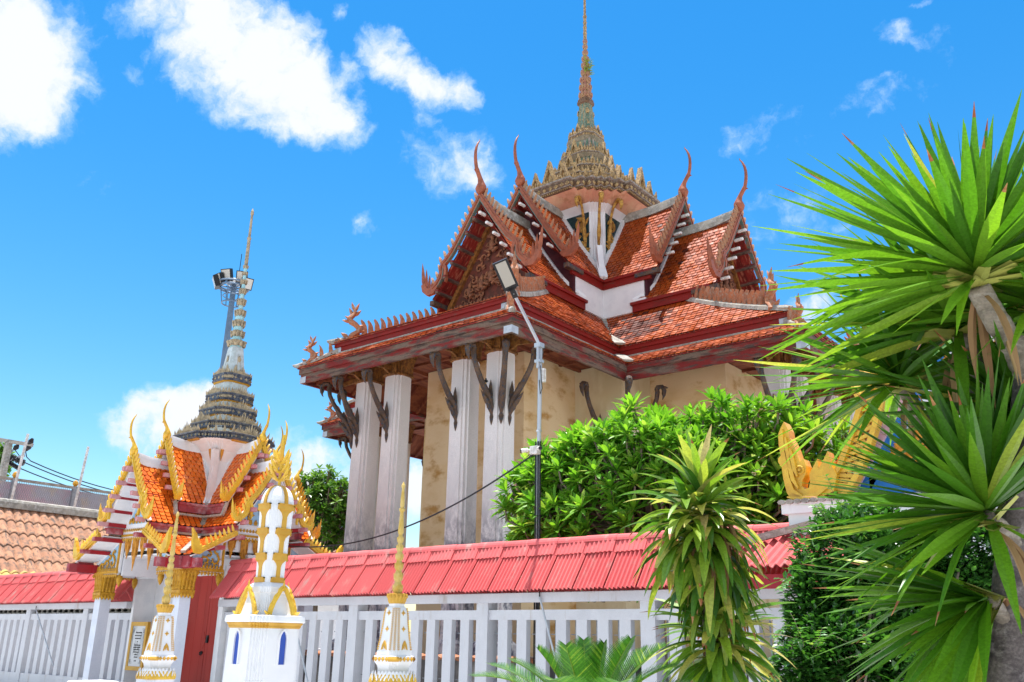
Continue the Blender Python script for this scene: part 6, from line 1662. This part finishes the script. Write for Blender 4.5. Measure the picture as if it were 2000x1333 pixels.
def head(px, py, dd, ax2, lnpx, n, spread, wdpx=27, seed=1, tmin=0.0, view=.08, droopk=.10, dark=0.0, prune=True):
    rq = random.Random(seed); c = dpt(px, py, dd); u = lnpx / FPX * dd
    ax = (RT * ax2[0] - UP * ax2[1] - FW * view).normalized()
    e1 = ax.cross(V((0, 0, 1)) if abs(ax.z) < .9 else V((1, 0, 0))).normalized(); e2 = ax.cross(e1)
    mb = MB(); ms = MB()
    for i in range(n):
        t = (i + .5) / n; th = spread * sqrt(t) * (1 + rq.uniform(-.06, .06)); ph = i * GA + rq.uniform(-.25, .25)
        d = ax * cos(th) + (e1 * cos(ph) + e2 * sin(ph)) * sin(th)
        if prune and d.dot(UP) < -.12 - .25 * rq.random() and (d.dot(FW) < .1 or d.dot(UP) < -.5): continue
        if seed == 4 and d.dot(RT) > .22 and d.dot(UP) < .6: continue
        if seed == 5 and (d.dot(RT) > -.12 or d.dot(UP) > .45 or (d.dot(FW) < -.3 and d.dot(RT) > -.45)): continue
        if prune and d.dot(FW) < -.72 and rq.random() < .7: continue
        base = c + ax * (.09 * (1 - t) - .03) + d * .02
        l = u * (rq.uniform(.80, 1.08)) * (.72 + .28 * min(1, t * 4))
        tv = min(.88, max(0, .30 + .32 * t + rq.gauss(0, .13) - dark))
        if rq.random() < .05: tv = rq.uniform(.85, .97)
        dr = droopk * (.2 + 1.2 * t * t) + rq.uniform(-.02, .05)
        kk = None
        if t > .45 and rq.random() < .3: dr += rq.uniform(.4, 1.1); kk = rq.choice((3, 4, 5, 6))
        leaf(mb, base, d, V((0, 0, 1)) + e1 * rq.uniform(-.4, .4), l, wdpx / FPX * dd * rq.uniform(.85, 1.12), dr, 11, .22, tv, sword, rq.uniform(-.5, .5), tipm=rq.random() < .2, kink=kk)
        if t > .5: leaf(ms, c - ax * .06 + d * .0, d + ax * .3, V((0, 0, 1)), u * .2, wdpx / FPX * dd * 1.5, 0, 3, .3, .5, lambda q: 1.0 - .4 * q)
    md = MB()
    for i in range(4):
        ph = rq.uniform(0, 6.3); leaf(md, c - ax * .09, V((cos(ph), sin(ph), -.4)), (0, 0, 1), u * rq.uniform(.35, .6), wdpx / FPX * dd * .7, 3.2, 8, .6, rq.random(), sword)
    h = mb.build('leaf_head', [M_sword, M_tipbrown], DR)
    md.build('dry_leaves', M_dry, h)
    ms.build('leaf_bases', M_sheath, h)
head(1905, 540, 5.0, (-.16, -1), 415, 200, 1.82, 25, seed=1)
head(1872, 640, 5.6, (-.35, -.8), 350, 140, 1.88, 24, seed=2)
head(1762, 752, 6.0, (-.5, -.85), 300, 130, 1.9, 19, seed=3)
head(1930, 1008, 4.85, (-.42, -.9), 372, 240, 1.85, 25, seed=4, dark=.06, view=-.05)
head(1938, 1172, 4.9, (-.85, -.02), 365, 170, 1.6, 26, seed=5, view=.2, droopk=.5, prune=False)
head(2062, 610, 5.3, (.0, -1), 350, 90, 1.7, 27, seed=6)
head(2040, 900, 5.6, (.3, -1), 340, 90, 1.6, 27, seed=8, dark=.06)
head(1990, 815, 5.45, (-.35, -1), 300, 110, 1.75, 23, seed=9, dark=.05)

# --- strap-leaved dracaena in the middle
STR = empty('strap_leaf_plant', atd(1385, 1420, 6.5), 0, 'bushy cane plant with drooping yellow green strap leaves before the red roof', 'plant')
STR.location.z = 0; sto = STR.location.copy()
def spt(px, py, dd=6.5): return atd(px, py, dd) - sto
mb = MB()
for (a, b, c) in (((1385, 1400), (1378, 1200), (1375, 935)), ((1400, 1400), (1410, 1260), (1405, 1040)), ((1370, 1400), (1392, 1300), (1390, 1215))):
    mb.tube([V((spt(*a).x, spt(*a).y, 0)), spt(*a), spt(*b), spt(*c)], [.035, .032, .028, .022], 9)
mb.build('cane', M_bark, STR, smooth=180)
strapf = lambda t: (.45 + 1.6 * t) if t < .35 else (1.0 if t < .62 else max(.04, ((1 - t) / .38) ** .7))
def strap_head(name, P, n, l0, updir, dr, seed, wd=.075, hang=0.0):
    rq = random.Random(seed); mb = MB()
    for i in range(n):
        t = (i + rq.random() * .6) / n; c = P[0].lerp(P[1], 1 - t); ph = i * GA + rq.uniform(-.3, .3)
        el = updir * (1 - t) + rq.uniform(-.15, .2) - hang * t
        d = V((cos(ph) * cos(el), sin(ph) * cos(el), sin(el)))
        tv = min(.93, max(0, .68 + rq.gauss(0, .24) - .17 * t))
        if rq.random() < .09: tv = rq.uniform(.92, 1)
        leaf(mb, c, d, (0, 0, 1), l0 * rq.uniform(.75, 1.15), wd * rq.uniform(.8, 1.15), dr * (.5 + .8 * t) * rq.uniform(.6, 1.5), 10, .3, tv, strapf, rq.uniform(-.4, .4), tipm=rq.random() < .3)
    return mb.build(name, [M_strap, M_tipbrown], STR)
strap_head('leaf_crown', (spt(1374, 1030), spt(1368, 962)), 70, .50, 1.25, 1.25, 31, .07)
strap_head('leaf_crown', (spt(1392, 1110), spt(1378, 1015)), 115, .54, .55, 2.3, 32, .074, hang=.35)
strap_head('leaf_crown', (spt(1400, 1190), spt(1396, 1120)), 60, .46, .45, 2.2, 35, .07, hang=.3)
strap_head('leaf_crown', (spt(1402, 1300), spt(1402, 1228)), 100, .56, .75, 1.2, 33, .072, hang=.1)
strap_head('leaf_crown', (spt(1335, 1090), spt(1342, 990)), 60, .50, .7, 1.6, 34, .07, hang=.2)
mb = MB(); rq = random.Random(4)
for i in range(26):
    c = spt(1395 + rq.uniform(-15, 30), 1000 + rq.uniform(0, 90)); ph = rq.uniform(0, 6.3)
    leaf(mb, c, (cos(ph), sin(ph), .2), (0, 0, 1), rq.uniform(.3, .45), .035, 3.5, 8, .6, rq.random(), sword)
mb.build('dry_leaves', M_dry, STR)

# --- cycad at the bottom
CY = empty('cycad', atd(1150, 1440, 6.0), 0, 'low cycad with arching feathery fronds in front of the slatted wall', 'plant')
CY.location.z = 0; cyo = CY.location.copy(); cz = atd(1150, 1440, 6.0).z
mb = MB(); mb.lathe((0, 0, 0), [(.14, 0), (.16, cz * .5), (.13, cz)], 14); mb.build('trunk', M_barkdark, CY)
rq = random.Random(12)
def frond(tx, ty, seed, arch=.35, dd=6.0):
    rq = random.Random(seed); a = V((0, 0, cz)); b = atd(tx, ty, dd) - cyo; mid = a.lerp(b, .5) + V((0, 0, arch * (b - a).length * .5))
    P = [a * (1 - t) ** 2 + mid * 2 * t * (1 - t) + b * t * t for t in [i / 30 for i in range(31)]]
    mb = MB(); mb.tube(P, [.012 * (1 - i / 34) for i in range(31)], 5, .95)
    for i in range(4, 31):
        for half in (0, .5):
            t = min(1, (i + half) / 31); p = P[min(i, 30)].lerp(P[min(i + 1, 30)], half) if i < 30 else P[30]
            tn = (P[min(i + 1, 30)] - P[i - 1]).normalized(); s = tn.cross(V((0, 0, 1))).normalized(); u_ = s.cross(tn)
            l = .17 * max(.2, sin(pi * (.12 + .80 * t)))
            for sg in (1, -1):
                leaf(mb, p, s * sg * .80 + tn * .65 + u_ * .32, u_, l * rq.uniform(.9, 1.1), .011, .06, 2, .3, min(1, max(0, rq.gauss(.5, .16))), lambda q: 1 - .8 * q * q)
    return mb.build('frond', M_cycad, CY)
for k, (tx, ty, ar, dd) in enumerate(((925, 1322, .5, 5.9), (1000, 1292, .42, 6.2), (1050, 1268, .3, 6.0), (1105, 1262, .2, 5.8), (1180, 1258, .18, 6.1), (1232, 1250, .25, 5.9), (1262, 1268, .3, 6.2), (1330, 1300, .5, 6.0), (960, 1300, .35, 6.5), (1140, 1252, .12, 6.5), (1300, 1262, .35, 5.7), (880, 1370, .6, 6.1), (1400, 1350, .6, 6.1), (1075, 1330, .4, 5.3), (1215, 1335, .4, 5.3))):
    frond(tx, ty, k, ar, dd)

# --- frangipani behind the wall: forked limbs carrying leaf rosettes
def rosette_tree(name, label, base, crown_c, rad, nros, lf, wd, m, seed, flowers=0, cat='tree', shape=None, nl=(11, 17), trunk_r=.14):
    rq = random.Random(seed); o = empty(name, (base[0], base[1], 0), 0, label, cat); B = V((base[0], base[1], 0))
    lm, tm, fm = MB(), MB(), MB(); C = V(crown_c) - B; pts = []
    for i in range(nros * 3):
        if len(pts) >= nros: break
        z = rq.uniform(-.7, 1); a = rq.uniform(0, 2 * pi); q = sqrt(max(0, 1 - z * z)) ** .8; k = rq.uniform(.5, 1.0) ** .6
        d = V((q * cos(a), q * sin(a), z)); lump = 1 + .10 * sin(3 * a + 1.3) * q + .08 * sin(5 * a + z * 4)
        p = C + V((d.x * rad[0], d.y * rad[1], d.z * rad[2])) * (k * lump)
        if any((p - q_[0]).length < lf * .62 for q_ in pts[-60:]): continue
        pts.append((p, d))
    for p, d in pts:
        ax = (V((d.x * .55, d.y * .55, d.z * .4 + .95)) + V((rq.uniform(-.3, .3), rq.uniform(-.3, .3), 0))).normalized()
        e1 = ax.cross(V((1, .3, .1))).normalized(); e2 = ax.cross(e1); n = rq.randint(*nl); tone = rq.gauss(0, .10)
        for i in range(n):
            t = (i + .5) / n; th = .25 + 1.35 * t; ph = i * GA
            dd = ax * cos(th) + (e1 * cos(ph) + e2 * sin(ph)) * sin(th)
            leaf(lm, p + ax * (.06 * (1 - t)), dd, ax, lf * rq.uniform(.75, 1.1) * (.65 + .35 * min(1, t * 2.5)), wd * rq.uniform(.85, 1.15), .25 + .35 * t, 4, .22, (.98 if rq.random() < .012 else min(.95, max(0, .62 - .22 * t + tone + rq.gauss(0, .14)))), ovate, rq.uniform(-.3, .3))
        q0 = p - ax * .02; q1 = p - ax * .45 + (C - p) * .12
        tm.tube([q0, p - ax * .22, q1], [.018, .022, .028], 6)
        if rq.random() < .5: tm.tube([q1, q1.lerp(C, .5) + V((0, 0, -.2)), C + V((rq.uniform(-.4, .4), rq.uniform(-.4, .4), -rad[2] * .5))], [.028, .045, .07], 6)
    for i in range(flowers):
        p, d = pts[rq.randrange(len(pts))]
        if d.z < .1: continue
        p = p + V((d.x, d.y, .8)).normalized() * .16
        for j in range(7):
            c = p + V((rq.uniform(-.1, .1), rq.uniform(-.1, .1), rq.uniform(-.05, .1)))
            for k in range(5): a = k * 2 * pi / 5 + j; fm.blade(c, (cos(a), sin(a), .35), (0, 0, 1), .055, .04, .006, rq.random())
    tm.tube([V((0, 0, 0)), V((.1, 0, C.z * .25)), V((C.x * .5, C.y * .5, C.z * .55)), C + V((0, 0, -rad[2] * .4))], [trunk_r, trunk_r * .85, trunk_r * .7, trunk_r * .5], 10)
    tm.build('branches', M_twig, o); lm.build('crown', m, o)
    if flowers: fm.build('flowers', M_flower, o)
    return o
YP = 15.35
pc = at(1275, 985, 'y', YP)
rosette_tree('frangipani_tree', 'broad frangipani tree with long bright leaves and cream flowers behind the red roof', (pc.x, YP), (pc.x + .12, YP, pc.z - .15), (3.85, 1.25, 1.95), 980, .41, .088, M_plum, 41, 46, nl=(14, 20))
pc2 = at(628, 1030, 'y', 20.9)
rosette_tree('leafy_tree', 'dense green tree seen between the gateway and the temple columns', (pc2.x, 20.9), (pc2.x - .1, 20.9, pc2.z + .25), (1.35, 1.3, 1.75), 560, .28, .085, M_bushleaf, 42, 6, nl=(8, 12))
pc3 = atd(-24, 905, 60)
rosette_tree('distant_tree', 'sliver of green tree crown beside the utility pole', (pc3.x, pc3.y), tuple(pc3), (1.5, 1.5, 1.5), 150, .5, .2, M_bushleaf, 43, 0, nl=(7, 10))

# --- dark glossy hedge on the right
HG = empty('glossy_shrub', at(1680, 1300, 'y', 7.9) * 1, 0, 'dense dark glossy small leaved shrub climbing behind the sword leaves', 'shrub')
HG.location.z = 0; hgo = HG.location.copy(); rq = random.Random(77)
mb = MB(); tw = MB()
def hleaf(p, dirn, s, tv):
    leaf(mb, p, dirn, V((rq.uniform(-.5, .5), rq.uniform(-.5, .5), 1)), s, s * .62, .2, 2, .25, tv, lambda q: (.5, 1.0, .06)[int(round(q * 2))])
blobs_ = [(1655, 1110, 9.2, 105, 110), (1600, 1190, 9.0, 66, 100), (1640, 1290, 8.6, 110, 90), (1740, 1180, 9.4, 120, 170), (1690, 1035, 9.6, 80, 55), (1830, 1240, 9.3, 110, 160), (1570, 1310, 8.4, 60, 50), (1760, 1340, 8.4, 130, 80), (1905, 1330, 9.0, 80, 120), (1665, 1240, 9.0, 120, 110), (1890, 1090, 9.4, 110, 90), (1890, 1100, 9.2, 110, 100), (1900, 1190, 9.3, 110, 100)]
fx = V((FW.x, FW.y, 0)).normalized()
for (bx_, by_, dd, ra, rb) in blobs_:
    c = atd(bx_, by_, dd) - hgo; A = ra / FPX * dd; Bz = rb / FPX * dd; n = int(6500 * (ra * rb) / 11000)
    for i in range(n):
        z = rq.uniform(-1, 1); a = rq.uniform(0, 2 * pi); q = sqrt(1 - z * z); k = rq.uniform(.35, 1.0) ** .45 * (1 + .09 * sin(7 * a + 5 * z) + .06 * sin(13 * a))
        d = V((q * cos(a), q * sin(a), z)); p = c + V((d.x * A, d.y * A * .8, d.z * Bz)) * k
        if d.dot(-FW) < -.55: continue
        dirn = V((d.x + rq.uniform(-.9, .9), d.y + rq.uniform(-.9, .9), d.z * .5 + rq.uniform(-.5, .9)))
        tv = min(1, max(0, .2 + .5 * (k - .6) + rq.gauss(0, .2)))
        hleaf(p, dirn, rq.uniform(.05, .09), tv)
for i in range(80):                                   # stray shoots
    bx_, by_, dd, ra, rb = blobs_[rq.randrange(len(blobs_))]; a = rq.uniform(pi * .55, pi * 1.5) if rq.random() < .7 else rq.uniform(0, 6.3)
    p = atd(bx_ + ra * .92 * cos(a), by_ - rb * .92 * sin(a), dd - .15) - hgo
    d = (RT * cos(a) + UP * sin(a) - FW * .4 + V((0, 0, rq.uniform(-.2, .7)))).normalized(); L_ = rq.uniform(.15, .42); P = [p]
    for j in range(8):
        d = (d + V((rq.uniform(-.25, .25), rq.uniform(-.25, .25), rq.uniform(-.3, .2)))).normalized(); P.append(P[-1] + d * L_ / 8)
        for s in (1, -1):
            sd = d.cross(V((0, 0, 1))).normalized() * s; hleaf(P[-1], sd + d * .5, rq.uniform(.045, .07), min(1, max(0, rq.gauss(.72, .2))))
    tw.tube(P, .003, 4)
for i in range(40):
    bx_, by_, dd, ra, rb = blobs_[i % len(blobs_)]; c = atd(bx_, by_, dd) - hgo
    tw.tube([V((rq.uniform(-.3, .3), rq.uniform(-.3, .3), 0)), c * .6, c + V((rq.uniform(-.4, .4), rq.uniform(-.4, .4), rq.uniform(-.3, .4)))], [.03, .02, .008], 5)
mb.build('foliage', M_hedge, HG); tw.build('stems', M_twig, HG)
